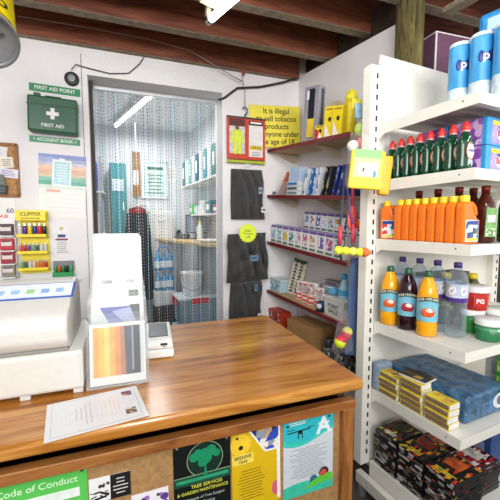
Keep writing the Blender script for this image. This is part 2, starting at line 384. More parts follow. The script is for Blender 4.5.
# under the bench: bottles in shrink wrap, bucket, crates
t = thing('bottle_multipack', 'shrink-wrapped blue and white multipack of bottles under the far end of the bench', 'multipack', Tr(.43, 4.26, .43) @ Rz(8) @ Sc(.74, .74, .74))
b = MB(); b.box((0, 0, -.29), (.34, .2, .58), M('#3f3b36', .7, var=.15), .004); b.build('base_carton', t)
for lvl in range(2):
    for i in range(3):
        b = MB(); b.lathe([(.05, 0), (.052, .03), (.05, .2), (.02, .27), (.02, .3), (0, .3)], M('#4fa3dc', .25, var=.15), 16, Tr(-.1 + .105 * i, 0, .05 + .33 * lvl + .2))
        b.lathe([(.0535, .05), (.0535, .16)], M('#eef4fa', .4), 16, Tr(-.1 + .105 * i, 0, .05 + .33 * lvl + .2), cap=False); b.build('bottle', t)
b = MB(); b.box((0, 0, .12), (.34, .14, .24), M('#f0f2f4', .5, var=.1), .01); b.build('carton_tray', t)
b = MB(); b.tube([(-.1, 0, .87), (-.06, 0, .97), (.06, 0, .97), (.1, 0, .87)], .014, M('#2f8fd0', .4), 8); b.build('carry_handle', t)
t = thing('white_bucket', 'white plastic bucket standing on the clear crates under the bench', 'bucket', Tr(.68, 3.75, .647))
b = MB(); b.lathe([(.1, 0), (.125, .24), (.13, .25), (.12, .25), (.096, .01), (0, .01)], PALEW, 24); b.build('bucket_body', t)
b = MB(); b.tube([(-.125, 0, .22), (-.11, -.1, .1), (0, -.135, .06), (.11, -.1, .1), (.125, 0, .22)], .004, CHROME, 6); b.build('handle', t)
for i, (z, lb) in enumerate(((.0, 'lower clear plastic crate with red clips beyond the doorway'), (.345, 'upper clear plastic crate with red clips beyond the doorway'))):
    T = Tr(.72, 3.75, z) @ Rz(6)
    if i == 0:
        k = c0 = thing('plastic_crate', lb, 'crate', T, 'clear crates under the bench')
        b = MB(); b.prism([(-.2, 0), (.2, 0), (.225, .27), (-.225, .27)], -.16, .16, CLEAR('#bcd8ea', .45, .15, 'crate_plastic'), 'y', .012); b.build('crate_body', k)
        b = MB(); b.box((0, 0, .285), (.47, .35, .03), M('#dbe7ef', .3), .01); b.build('crate_lid', k)
        for s in (-1, 1):
            b = MB(); b.box((s * .235, 0, .25), (.02, .16, .09), RED, .006); b.build('clip', k)
        b = MB(); b.box((0, -.183, .26), (.2, .016, .06), RED, .005); b.build('clip', k)
    else: dup(c0, T, lb)

# ------------------------------------------------------------------ chain curtain in the doorway
t = thing('chain_curtain', 'silver and blue chain fly curtain filling the back doorway from its rail', 'curtain', Tr(0, 2.96, 0))
b = MB(); b.box((.275, 0, 2.482), (.99, .025, .03), M('#c9ccd0', .35, .8), .003); b.build('curtain_rail', t)
ALU = M('#b4b6b8', .35, .8); BLU = M('#3c7fa6', .4, .4); TQ = M('#3f9a98', .4, .4); WHT = M('#eeeeee', .4, .2)
n = 54
import itertools
b = MB()
ia = [b.mi(m) for m in (ALU, BLU, TQ, WHT)]
rr = random.Random(3)
for k in range(n):
    x0 = -.205 + .968 * k / (n - 1)
    c = ia[(0, 3, 0, 2, 0, 3, 0, 0, 1, 3, 2, 0)[k % 12]]
    ph = rr.random() * .02; zz = 2.466 - ph; j = 0
    while zz > .04:
        a = .006 if j % 2 == 0 else .002; d = .002 if j % 2 == 0 else .006
        y0 = .003 * math.sin(k * 2.1); x = x0 + .0025 * math.sin(zz * 3 + k)
        V = [b.bm.verts.new(p) for p in ((x, y0, zz), (x + a, y0, zz - .006), (x, y0 + d, zz - .006), (x - a, y0, zz - .006), (x, y0 - d, zz - .006), (x, y0, zz - .0145))]
        for q in range(4):
            for f in ((V[0], V[1 + q], V[1 + (q + 1) % 4]), (V[5], V[1 + (q + 1) % 4], V[1 + q])):
                nf = b.bm.faces.new(f); nf.material_index = c
        zz -= .0135; j += 1
o = b.build('chain_strands', t); o['kind'] = 'stuff'

# ------------------------------------------------------------------ on the back wall, left of the doorway
BW = 2.78
t = thing('first_aid_sign', 'narrow green sign reading first aid point above the green case', 'sign', Tr(-.432, BW, 2.37) @ Ry(1.5))
b = MB(); b.box((0, -.003, 0), (.315, .005, .052), M('#1f8a57', .4), .001); b.build('sign_board', t)
b = MB(); b.text('FIRST AID POINT', .034, Tr(0, -.0062, 0) @ FRONT, WHITE, sx=.98); b.build('lettering', t)
t = thing('first_aid_case', 'dark green first aid case with a white cross on the wall', 'first aid case', Tr(-.44, BW, 2.175) @ Ry(1.5))
b = MB(); b.box((0, -.05, 0), (.3, .09, .235), M('#1c5a3a', .35), .012); b.build('case_body', t)
b = MB(); b.box((0, -.05, .06), (.304, .094, .006), M('#123f28', .4)); b.build('lid_seam', t)
b = MB(); b.box((0, -.06, .122), (.1, .022, .014), M('#10301f', .4), .004); b.box((-.095, -.06, .125), (.04, .03, .03), M('#1c5a3a', .35), .004); b.box((.115, -.05, .135), (.05, .004, .05), PALEW) if 0 else None; b.build('carry_handle', t)
b = MB(); b.prism([(-.037, -.007), (-.012, -.007), (-.012, -.032), (.012, -.032), (.012, -.007), (.037, -.007), (.037, .017), (.012, .017), (.012, .042), (-.012, .042), (-.012, .017), (-.037, .017)], -.0975, -.095, WHITE); b.build('white_cross', t)
b = MB(); b.text('FIRST AID', .032, Tr(.0, -.0965, -.075) @ FRONT, WHITE); b.build('lettering', t)
t = thing('accident_book_sign', 'narrow green and white sign reading accident book below the green case', 'sign', Tr(-.445, BW, 2.022) @ Ry(1.5))
b = MB(); b.box((0, -.003, 0), (.315, .005, .042), M('#1f8a57', .4), .001); b.build('sign_board', t)
b = MB(); b.text('+ ACCIDENT BOOK +', .03, Tr(0, -.0062, 0) @ FRONT, WHITE, sx=.92); b.build('lettering', t)
# round black wall speaker with lead
t = thing('wall_speaker', 'small round black wall speaker with a lead above the first aid case', 'speaker', Tr(-.324, BW, 2.455))
b = MB(); b.lathe([(.047, 0), (.047, .02), (.04, .03), (.027, .026), (.0, .024)], BLACKP, 28, Rx(90)); b.build('speaker_body', t)
b = MB(); b.lathe([(.026, .027), (.023, .031), (.014, .027), (.0, .034)], M('#8a8c90', .4, .4), 20, Rx(90)); b.build('speaker_cone', t)
b = MB(); b.tube([(.0, -.02, .06), (.03, -.02, .1), (.12, -.02, .085), (.25, -.02, .07), (.38, -.02, .09), (.46, -.02, .17), (.49, -.02, .22)], .0035, M('#4b4240', .5), 6); b.build('lead', t)
# calendar picture with a pale card clipped over it
SEA = PR(['#7f93c9', '#9fb2dd', '#e8c2ad', '#f0d3b4', '#6fb7a2', '#b9a7cf'], 9, .5, (1, 1, 3.2))
t = thing('wall_calendar', 'seascape wall calendar hanging under the accident book sign', 'calendar', Tr(-.41, BW, 1.715) @ Ry(2))
b = MB(); b.box((0, -.004, -.12), (.295, .004, .235), PAPER); b.build('month_sheet', t)
b = MB()
for i, c in enumerate(('#8b9bd0', '#a6b4de', '#c9c3dc', '#ecc9b2', '#eab89a', '#d9c7a4', '#7fc0ac', '#5fae9b', '#d7e6df')):
    b.prism([(-.15, .21 - i * .0265 + .004 * (i % 2)), (.15, .21 - i * .0265 - .006 * (i % 3)), (.15, .182 - i * .0265), (-.15, .182 - i * .0265)], -.0075 - .0002 * i, -.0055, M(c, .5, var=.1, scale=20))
b.build('painted_picture', t)
b = MB(); b.lines(5, .26, .16, Tr(0, -.0065, -.13) @ FRONT, M('#dcdcde'), 1, .2, .1); b.box((-.06, -.0065, -.045), (.09, .001, .018), M('#e7b0a0')); b.build('date_rows', t)
t = thing('pale_blue_card', 'pale blue price card in a white frame clipped over the wall calendar', 'card', Tr(-.412, BW - .012, 1.795) @ Ry(4))
b = MB(); b.box((0, -.002, .093), (.03, .012, .014), CHROME, .002); b.build('hanging_clip', t)
b = MB(); b.box((0, 0, 0), (.122, .004, .185), WHITE, .001); b.build('card_sheet', t)
b = MB(); b.box((0, -.0026, 0), (.1, .001, .16), M('#a9d3e0', .4)); b.lines(7, .07, .13, Tr(0, -.0036, 0) @ FRONT, M('#e7f4f8'), 4); b.build('card_panel', t)
# cork notice board at the frame's left edge
t = thing('notice_board', 'brown framed cork notice board with pinned cards at the left', 'board', Tr(-.84, BW, 1.8))
b = MB(); b.box((0, -.008, 0), (.3, .012, .33), M('#b98a5a', .85, var=.2, scale=60)); b.build('cork', t)
b = MB()
for x, z, w, h in ((0, .172, .33, .02), (0, -.172, .33, .02), (.158, 0, .02, .35), (-.158, 0, .02, .35)): b.box((x, -.01, z), (w, .02, h), M('#9a6a3c', .6, var=.15), .002)
b.build('board_frame', t)
for i, (x, z, w, h, c) in enumerate(((.02, .06, .16, .2, '#e6e7ef'), (.1, .05, .08, .07, '#f0e8d2'), (.1, -.02, .13, .06, '#e9e4f4'), (.04, -.1, .1, .13, '#6d7a6a'), (.06, -.13, .08, .06, '#2d332c'))):
    b = MB(); b.box((0, 0, 0), (w, .003, h), M(c, .6), T=Tr(x, -.017 - .0035 * i, z) @ Ry((-1) ** i * 6)); b.lines(4, w * .7, h * .7, Tr(x, -.019 - .0035 * i, z) @ Ry((-1) ** i * 6) @ FRONT, M('#7d7f9a'), i); b.build('pinned_card', t)
t = thing('price_poster', 'white poster with red lettering under the cork notice board', 'poster', Tr(-.82, BW, 1.53) @ Ry(3))
b = MB(); b.box((0, -.003, 0), (.22, .003, .16), PAPER); b.build('poster_sheet', t)
b = MB(); b.text('60', .045, Tr(.08, -.0052, .0) @ FRONT, M('#3b3f86')); b.build('blue_lettering', t)
b = MB(); b.text('0868', .05, Tr(.02, -.005, -.045) @ FRONT, RED); b.build('red_lettering', t)
# counter-back display column: packs of tobacco papers
t = thing('paper_dispenser', 'white dispenser column of red and black packets left of the yellow stand', 'dispenser', Tr(-.752, BW - .02, 1.06))
b = MB(); b.box((0, 0, .21), (.09, .03, .42), PALEW, .003); b.build('wall_mount', t)
for i, (z, c) in enumerate(((.3, '#4a2530'), (.2, '#c01e2c'), (.11, '#a8233a'), (.02, '#8f8f7a'))):
    b = MB(); b.box((0, -.04, z - .005), (.09, .06, .008), PALEW); b.build('dispenser_tray', t)
    b = MB(); b.box((0, -.035, z + .04), (.076, .045, .075), M(c, .35), .003); b.box((0, -.0585, z + .045), (.06, .001, .03), M('#e9d9d9', .5)); b.box((0, -.0588, z + .06), (.05, .001, .008), INK); b.build('packet_row', t)
# yellow lighter stand
t = thing('lighter_stand', 'yellow stand with three trays of coloured lighters on the back wall', 'display stand', Tr(-.6, BW - .01, 1.09))
b = MB(); b.box((0, -.004, .22), (.175, .006, .44), YEL); b.build('wall_mount_panel', t)
b = MB(); b.box((0, -.085, .405), (.18, .006, .07), YEL, .001); b.text('CLIPPER', .034, Tr(0, -.089, .413) @ FRONT, M('#3a3a10')); b.box((0, -.0885, .385), (.11, .001, .006), M('#8b8420')); b.box((0, -.0885, .441), (.12, .001, .002), INK) if 0 else None; b.build('header', t)
for z in (.26, .145, .03):
    b = MB(); b.box((0, -.045, z), (.178, .085, .005), YEL); b.box((0, -.087, z + .008), (.178, .004, .02), YEL); b.build('tray', t)
cl = ['#d9d7e2', '#5b2a8c', '#f4d01e', '#20409a', '#d42233', '#202024']
lab = ['silver', 'purple', 'yellow', 'blue', 'red', 'black']
c2 = ['#d9d7e2', '#e2586a', '#7fae9a', '#d8d2d0', '#c22d3c', '#3a6b4c', '#e8813a', '#6c4ea0']
first = {}
def lighter(col):
    k = bpy.data.objects.new('cigarette_lighter', None); COL.objects.link(k)
    b = MB(); b.lathe([(.0075, 0), (.0105, .004), (.0105, .05), (.009, .055)], M(col, .3), 12); b.build('lighter_body', k)
    b = MB(); b.box((0, 0, .063), (.012, .01, .016), CHROME, .002); b.build('flint_cap', k)
    return k
for r_, z in enumerate((.263, .148, .033)):
    nn = 6 if r_ == 0 else 7
    for i in range(nn):
        c = cl[i] if r_ == 0 else c2[(i * 3 + r_) % 8]
        T = Tr(-.6 + (-.073 + .146 * i / (nn - 1)), BW - .065, 1.09 + z + .0005)
        T = T @ (Sc(1.25, 1.25, 1.25) if r_ == 0 else Sc(.95, .95, .95))
        lb = (f'{lab[i]} lighter in the top tray of the yellow stand' if r_ == 0 else f'{ORD[i]} lighter from the left in the {"middle" if r_ == 1 else "lowest"} tray of the yellow stand')
        k = lighter(c); k.matrix_world = T; tag(k, lb, 'lighter', 'lighters on the yellow stand')
# notice and green tub of lighters
t = thing('rolling_notice', 'white printed notice in a clear sleeve right of the yellow stand', 'notice', Tr(-.433, BW, 1.32))
b = MB(); b.box((0, -.003, 0), (.115, .003, .195), M('#e9e9ec', .4)); b.build('notice_sheet', t)
b = MB(); b.lines(7, .08, .1, Tr(0, -.0052, -.045) @ FRONT, M('#9a9aa2'), 5); b.box((0, -.0055, .03), (.05, .001, .022), M('#333a80')); b.box((.0, -.0055, .005), (.08, .001, .012), M('#8d2f42')); b.ball((0, -.004, .085), .012, M('#d8d27a', .4), 12); b.build('notice_print', t)
t = thing('green_tub', 'green tub of small lighters behind the cash register', 'tub', Tr(-.425, BW - .05, 1.035))
b = MB(); b.box((0, 0, .03), (.13, .07, .06), M('#1f9a54', .4), .006); b.build('tub_body', t)
b = MB(); b.box((0, .034, .1), (.135, .004, .07), M('#7d7f86', .5)); b.build('tub_card', t)
for i, c in enumerate(('#2aa35a', '#e0552a', '#1d8f4f', '#30302f', '#37b565')):
    b = MB(); b.lathe([(.01, 0), (.01, .045), (.007, .05)], M(c, .3), 10, Tr(-.048 + .024 * i, -.005, .055)); b.build('lighter', t)
b = MB(); b.box((0, .05 - .02, -.005), (.2, .05, .01), PALEW); t = thing('wall_ledge', 'short white ledge on the wall carrying the green tub', 'ledge', Tr(-.425, BW - .055, 1.03)); b.build('ledge_board', t)
b = MB(); b.prism([(-.02, -.012), (.053, -.012), (.053, -.07)], -.01, .01, PALEW, 'x'); b.build('mounting_bracket', t)

# ------------------------------------------------------------------ clothing packs right of the doorway
POLY = CLEAR('#ffffff', .025, .14, 'polybag', .2, 9)
DKF = M('#1b1c1e', .8, var=.25, scale=25); DKG = M('#101113', .7, var=.3, scale=18)
t = thing('coverall_pack', 'hooked retail pack with a yellow hi-vis suit picture and red border', 'pack', Tr(.957, BW - .045, 2.13))
b = MB(); b.box((.012, 0, .01), (.335, .012, .34), M('#c9442c', .4), .002); b.box((.012, -.002, -.178), (.34, .014, .022), M('#a9b92e', .4), .002); b.box((.012, -.002, .178), (.34, .016, .014), M('#33332c', .5), .003); b.build('card_insert', t)
b = MB(); b.box((-.07, -.0075, .02), (.135, .002, .27), M('#cfc9c6', .5, var=.2, scale=30)); b.box((-.07, -.0085, .135), (.135, .002, .06), M('#5a2c24', .5)); b.build('picture_panel', t)
b = MB(); HV = M('#dbe84a', .5)
b.ball((-.07, -.01, .092), .017, M('#6d5848', .6), 10, sc_=(1, .3, 1.2)); b.box((-.07, -.012, .025), (.062, .006, .1), HV, .002); b.box((-.088, -.012, -.07), (.028, .006, .1), HV, .002); b.box((-.052, -.012, -.07), (.028, .006, .1), HV, .002)
b.box((-.11, -.012, .02), (.02, .006, .1), HV, .002, Tr(-.11, 0, .02) @ Ry(12) @ Tr(.11, 0, -.02)); b.box((-.03, -.012, .02), (.02, .006, .1), HV, .002, Tr(-.03, 0, .02) @ Ry(-12) @ Tr(.03, 0, -.02)); b.build('suit_picture', t)
b = MB(); b.box((.095, -.0075, .01), (.125, .002, .29), M('#e9e4e4', .5)); b.box((.095, -.0085, .14), (.125, .002, .035), INK); b.box((.095, -.0101, .143), (.1, .0008, .014), WHITE); b.box((.095, -.0085, -.06), (.115, .002, .038), M('#e6d24a', .5)); b.text('LARGE', .032, Tr(.095, -.0101, -.06) @ FRONT, INK); b.lines(3, .09, .04, Tr(.095, -.009, -.11) @ FRONT, M('#777777')); b.build('size_panel', t)
b = MB(); b.tube([(0, 0, .17), (0, 0, .2), (.02, 0, .225), (.022, 0, .25), (.0, 0, .268), (-.018, 0, .255)], .006, BLACKP, 8); b.build('hanger_hook', t)
t = thing('ceiling_hook', 'small wire hook under the rear joist holding the coverall pack', 'hook', Tr(.957, BW - .047, 2.4))
b = MB(); b.tube([(0, 0, 0), (0, 0, .13), (-.02, 0, .2), (-.015, 0, .29)], .003, M('#8a8f92', .4, .8), 6); b.build('hook_wire', t)
b = MB(); b.box((-.012, 0, .27), (.02, .02, .04), M('#a5482c', .5), .003); b.build('hook_tag', t)
def folded(w, h, d, seed):
    rr = random.Random(seed); ph = rr.random() * 6
    def f(u, v):
        x = (u - .5) * w * (1 - .10 * v); z = (v - .5) * h
        e = max(0.0, 1 - (2 * abs(u - .5)) ** 4) * max(0.0, 1 - (2 * abs(v - .5)) ** 6)
        return (x + .008 * math.sin(9 * v + ph), -d * e - .009 * e * math.sin(26 * (u + .35 * v * v) + ph) - .006 * e * math.sin(17 * v - 9 * u), z)
    return f
def garment(nm, lb, x, z, w, h, T2, seed, mat, sticker, dy=.035):
    t = thing('bagged_garment', lb, 'garment pack', Tr(x, BW - dy, z) @ T2, 'bagged black garments on the wall')
    b = MB(); f = folded(w, h, .05, seed); b.grid(f, 22, 22, mat); b.grid(lambda u, v: (f(u, v)[0], .022, f(u, v)[2]), 2, 2, mat); b.build('folded_cloth', t)
    g = folded(w * 1.1, h * 1.12, .058, seed + 9); b = MB(); b.grid(lambda u, v: tuple(a + c for a, c in zip(g(u, v), (0, -.004, .0))), 26, 26, POLY); b.build('clear_bag', t)
    b = MB()
    for (sx, sz, sw, sh, c) in sticker: b.box((sx, -.069, sz), (sw, .001, sh), M(c, .4)); b.box((sx, -.07, sz), (sw * .6, .0008, sh * .3), M('#4a4a52', .5)); b.build('sticker', t); b = MB()
    b.bm.free()
    b = MB(); b.box((0, -.004, h * .56 + .012), (.05, .003, .03), CLR); b.build('hanging_tab', t)
garment('a', 'bagged grey-black garment hanging directly under the coverall pack', .985, 1.682, .3, .42, Ry(0), 3, DKF, ((.09, .03, .035, .055, '#8fa3b5'), (.12, -.13, .045, .045, '#e8e8ea')))
garment('b', 'bagged black garment with the yellow star sticker', .955, 1.155, .37, .4, Ry(-2), 5, DKG, ((.03, .0, .07, .05, '#5f86a6'),), .125)
garment('c', 'lowest bagged black garment hanging just above the counter edge', .97, .775, .3, .41, Ry(3), 8, DKF, ((.06, .12, .03, .06, '#5f7f9f'), (.115, -.13, .05, .05, '#e8e8ea')))
b = MB(); pts = []
for i in range(36):
    a = 2 * PI * i / 36; r_ = .08 if i % 2 else .067; pts.append((r_ * math.cos(a), r_ * math.sin(a)))
t = thing('star_sticker', 'fluorescent yellow star-shaped price sticker on a bagged garment', 'sticker', Tr(.925, BW - .205, 1.36))
b.prism(pts, -.0015, .0015, M('#e4f53a', .5, var=.02)); b.build('star_card', t)
b = MB(); b.text('Over', .026, Tr(0, -.0022, .02) @ FRONT, M('#5a6a10')); b.text('Trousers', .022, Tr(0, -.0022, -.003) @ FRONT, M('#5a6a10')); b.text('£ 8', .028, Tr(0, -.0022, -.03) @ FRONT, M('#4a5a10')); b.build('lettering', t)
# cables under the joist
t = thing('wall_cable', 'black cable drooping along the rear wall to the corner', 'cable', Tr(0, 0, 0))
b = MB(); b.tube([(.74, 2.77, 2.44), (.79, 2.765, 2.46), (.9, 2.76, 2.55), (1.1, 2.76, 2.585), (1.3, 2.755, 2.645), (1.43, 2.73, 2.69)], .009, M('#2c2a2a', .5), 7); b.build('cable_run', t)
t = thing('thin_flex', 'thin pale flex running along the joists to the hook', 'cable', Tr(0, 0, 0))
b = MB(); b.tube([(-.62, 2.715, 2.79), (-.2, 2.715, 2.795), (.2, 2.715, 2.79), (.5, 2.715, 2.76), (.7, 2.715, 2.68), (.85, 2.72, 2.62), (.93, 2.735, 2.6)], .004, M('#a08a7c', .6), 6); b.build('flex_run', t)
# ------------------------------------------------------------------ the counter
TOPW = WOOD('counter_top_wood', '#824a1b', '#b0702b', '#d19a4e', .22, 'X', .105, 1.0, .25)
FRW = WOOD('counter_frame_wood', '#66391a', '#8d5527', '#aa723b', .4, 'X', .3, 1.3)
FRV = WOOD('counter_stile_wood', '#66391a', '#8d5527', '#aa723b', .4, 'Z', .3, 1.3)
CT = .89
t = thing('shop_counter', 'honey-brown wooden shop counter with a notice-covered front', 'counter', Tr(0, 0, 0))
b = MB(); b.box((-.31, 1.412, CT - .02), (2.2, .9, .04), TOPW, .012, seg=3); b.build('worktop', t)
b = MB(); b.box((-.32, 1.0, .79), (2.18, .035, .034), FRW, .003); b.build('frame_rail', t)
b = MB(); b.box((-.32, 1.0, .1), (2.18, .035, .12), FRW, .003); b.build('frame_rail', t)
b = MB(); b.box((.742, 1.0, .465), (.046, .036, .62), FRV, .003); b.build('frame_stile', t)
b = MB(); b.box((-.34, 1.012, .465), (2.12, .012, .62), M('#a98252', .85, var=.14, scale=70)); b.build('pin_board', t)
b = MB(); b.box((.74, 1.42, .43), (.03, .78, .84), M('#4a3020', .6, var=.15)); b.box((-1.39, 1.42, .43), (.03, .78, .84), M('#4a3020', .6, var=.15)); b.box((-.32, 1.8, .43), (2.1, .02, .84), M('#4a3020', .6, var=.15)); b.box((-.32, 1.03, .85), (2.1, .02, .035), M('#3a2415', .7)); b.build('carcass', t)

PIN = M('#2a2622', .4)
def flyer(nm, lb, x0, x1, zt, zb, col, rot=0, y=1.0035, pins=((1, 1),), pc=PIN):
    w, h = x1 - x0, zt - zb
    t = thing(nm, lb, 'notice', Tr((x0 + x1)/2, y, (zt + zb)/2) @ Ry(rot), None)
    b = MB(); b.box((0, 0, 0), (w, .0016, h), M(col, .35, var=.02)); b.build('sheet', t)
    for i, (px, pz) in enumerate(pins):
        b = MB(); b.lathe([(.0045, 0), (.0045, .002), (.003, .004), (0, .0045)], pc, 12, Tr(px * (w/2 - .012), -.001, pz * (h/2 - .012)) @ Rx(90)); b.build('push_pin', t)
    return t, w, h
F0 = -.0012
# green code of conduct
t, w, h = flyer('conduct_notice', 'bright green code of conduct notice pinned at the left of the counter front', -.36, -.119, .7715, .47, '#5cc658', -.6)
b = MB(); b.text('Code of Conduct', .027, Tr(.0, F0, .117) @ FRONT, M('#d5f5cf')); b.build('lettering', t)
b = MB(); b.box((.0, F0, .078), (.2, .0008, .026), M('#e9f0ea')); b.box((.0, F0, .03), (.2, .0008, .045), M('#dfeee0')); b.lines(4, .18, .04, Tr(.0, F0 - .0005, .03) @ FRONT, M('#8fa793'), 3); b.box((.0, F0, -.05), (.2, .0008, .08), M('#dfeee0')); b.build('text_panels', t)
# black and white visiting card
t, w, h = flyer('visiting_card', 'small half white half black visiting card on the counter front', -.117, -.006, .725, .652, '#ededec', 0, pins=())
b = MB(); b.box((.028, F0, 0), (.055, .0008, .073), INK); b.lines(5, .042, .055, Tr(.028, F0 - .0006, 0) @ FRONT, M('#dcdcdc'), 2, .5, .25); b.build('black_half', t)
b = MB(); rr = random.Random(5)
for i in range(14):
    x, z = -.05 + .045 * rr.random(), -.02 + .04 * rr.random(); b.box((0, 0, 0), (.004 + .014 * rr.random(), .0006, .002 + .006 * rr.random()), M('#3a3a40'), T=Tr(x, F0, z) @ Ry(rr.uniform(-30, 30)))
b.box((-.03, F0, -.026), (.04, .0006, .006), INK, T=Tr(-.03, 0, -.026) @ Ry(-8) @ Tr(.03, 0, .026)); b.build('ink_sketch', t)
# purple-flowered card
t, w, h = flyer('flower_card', 'white card with purple flowers low on the counter front beside the black poster', -.005, .102, .645, .56, '#f0eef2', -1, pins=((.55, .85),))
b = MB(); rr = random.Random(2)
for i in range(9): b.lathe([(.0, 0), (.006 + .006 * rr.random(), .0004), (0, .0006)], M(('#7a4fa5', '#9a74bd', '#5f3a8a')[i % 3]), 8, Tr(rr.uniform(-.047, .047), F0, rr.uniform(-.01, .036)) @ Rx(90))
b.build('flower_print', t)
# black tree surgeon's poster
t, w, h = flyer('tree_poster', 'black tree services poster with a round green tree emblem', .118, .3, .7715, .50, '#0d1413', -.4, pins=((-1, 1), (1, 1)), pc=M('#8a7f66', .4))
GT = M('#0f8a5c', .5); DG = M('#0b3a2a', .5)
b = MB(); b.lathe([(.0, .0002), (.058, .0002), (.058, .0006)], M('#8ea57a', .5), 40, Tr(.008, F0 + .0006, .07) @ Rx(90)); b.lathe([(.0, .0006), (.0555, .0008)], M('#0a2a20', .5), 40, Tr(.008, F0 + .0006, .07) @ Rx(90))
rr = random.Random(9)
for i in range(26):
    a, q = rr.random() * 2 * PI, .037 * rr.random() ** .6; b.lathe([(.012 + .006 * rr.random(), .0010 + i * 1e-5), (0, .0012 + i * 1e-5)], GT, 9, Tr(.008 + q * math.cos(a), F0 + .0004, .083 + .7 * q * math.sin(a)) @ Rx(90))
b.prism([(.003, .015), (.0135, .015), (.0105, .05), (.03, .068), (.008, .06), (-.014, .068), (.006, .05)], F0 - .0012, F0 - .0005, GT); b.build('tree_emblem', t)
b = MB(); b.box((0, F0, .008), (.178, .0009, .028), M('#12523c')); b.box((0, F0, .0235), (.178, .001, .002), M('#8ea57a')); b.box((0, F0 - .0008, .009), (.165, .0006, .01), M('#2c9a70')); b.text('TREE SERVICES', .0155, Tr(.012, F0 - .001, -.014) @ FRONT, M('#d3d64a')); b.text('& GARDEN MAINTENANCE', .0145, Tr(0, F0 - .001, -.031) @ FRONT, M('#d3d64a'), sx=.92); b.build('lettering', t)
b = MB(); b.text('All Aspects of Tree Surgery', .0125, Tr(0, F0, -.054) @ FRONT, M('#b9c3bb'), bold=0); b.text('Hedge Cutting', .0125, Tr(0, F0, -.072) @ FRONT, M('#b9c3bb'), bold=0); b.text('Fence Erecting', .0125, Tr(0, F0, -.09) @ FRONT, M('#b9c3bb'), bold=0); b.text('Fencing', .0125, Tr(0, F0, -.107) @ FRONT, M('#b9c3bb'), bold=0); b.build('small_lettering', t)
# yellow cafe leaflet
t, w, h = flyer('cafe_leaflet', 'yellow cafe leaflet with a round badge between the black and turquoise posters', .305, .478, .767, .49, '#dcb714', -1, pins=((-.9, .95),))
b = MB(); b.lathe([(.035, .0002), (.035, .0005)], M('#efd964', .5), 30, Tr(-.055, F0, .096) @ Rx(90)); b.lathe([(.034, .0006), (.0, .0007)], M('#f2c92c', .5), 30, Tr(-.055, F0, .096) @ Rx(90)); b.lathe([(.008, .0008), (0, .0011)], INK, 12, Tr(-.055, F0, .085) @ Rx(90)); b.build('badge', t)
b = MB(); b.box((-.048, F0, .043), (.075, .0007, .034), M('#f1d65a')); b.text('BEEHIVE', .0165, Tr(-.048, F0 - .0005, .05) @ FRONT, INK); b.text('CAFE', .013, Tr(-.048, F0 - .0005, .034) @ FRONT, INK); b.build('lettering', t)
b = MB(); b.prism([(-.03, .139), (.086, .139), (.086, .05), (.03, .05)], F0 - .0006, F0 + .0003, M('#f1efe9')); b.prism([(-.018, .133), (.08, .133), (.08, .057), (.033, .057)], F0 - .001, F0 - .0004, PR(['#2b2f5a', '#c9a26a', '#e7e4df', '#3b53b8', '#8d99a8'], 38, .5)); b.prism([(.03, .085), (.075, .09), (.08, .13), (.05, .115)], F0 - .0015, F0 - .0009, M('#2a49b5')); b.build('photo_panel', t)
b = MB(); b.lines(11, .1, .11, Tr(-.02, F0, -.05) @ FRONT, M('#7f6a14'), 6, .4, .25); b.build('small_print', t)
b = MB(); b.ball((.07, 0, -.09), .022, M('#d9607a', .6), 10, sc_=(1, .06, 1.6)); b.box((.08, F0, -.03), (.012, .0006, .2), M('#f3f0e8')); b.build('pink_flower', t)
# turquoise drone survey poster
t, w, h = flyer('drone_poster', 'white and turquoise poster with a drone and a large letter A', .49, .69, .770, .482, '#ccd3d8', -.6, pins=((-.95, .93), (.93, .97)))
def wave(z0, z1, amp, ph, n=16): 
    up = [(-.1 + .2 * i / n, z1) for i in range(n + 1)]
    lo = [(-.1 + .2 * i / n, z0 + amp * math.sin(3.6 * i / n + ph)) for i in range(n + 1)]
    return lo, up
lo, up = wave(.062, .145, .022, -2.6)
b = MB(); b.prism(lo + up[::-1], F0 - .0002, F0 + .0003, M('#39c6b8', .4)); lo2 = [(x, z + .012) for x, z in lo]; b.prism(lo2 + up[::-1], F0 - .0006, F0 - .0003, PR(['#31bfae', '#2fb7c4', '#43c9c0'], 9, .4)); 
b.build('upper_band', t); b = MB()
lo, up = wave(-.145, -.098, .012, .3); b.prism([(x, -.145) for x, z in lo] + [(x, .008 + z + .047 * 0 + .03) for x, z in lo][::-1], F0 - .0004, F0 + .0003, M('#3cc3a6', .4)); b.prism([(-.02, -.125), (.098, -.115), (.098, -.09), (.06, -.085), (.02, -.1)], F0 - .0008, F0 - .0003, M('#5fc83a', .5)); b.build('lower_band', t)
b = MB(); b.text('A', .085, Tr(.06, F0 - .0008, .097) @ FRONT, M('#e8edf0'), bold=.03); b.box((.06, F0 - .0012, .108), (.045, .0006, .006), M('#e8edf0')); b.build('large_initial', t)
b = MB()
b.box((-.035, F0 - .0012, .093), (.018, .001, .014), INK); b.box((-.035, F0 - .0012, .1), (.09, .001, .0035), INK, T=Ry(-3)); b.box((-.072, F0 - .0012, .106), (.03, .001, .002), INK); b.box((.008, F0 - .0012, .106), (.03, .001, .002), INK); b.box((-.043, F0 - .0012, .078), (.003, .001, .018), INK); b.box((-.027, F0 - .0012, .078), (.003, .001, .018), INK); b.build('drone_picture', t)
b = MB(); b.lines(14, .16, .115, Tr(0, F0, -.025) @ FRONT, M('#7e8790'), 8, .5, .22); b.build('small_print', t); b = MB(); b.lines(2, .07, .014, Tr(-.045, F0 - .001, .127) @ FRONT, WHITE, 3); b.build('top_print', t)
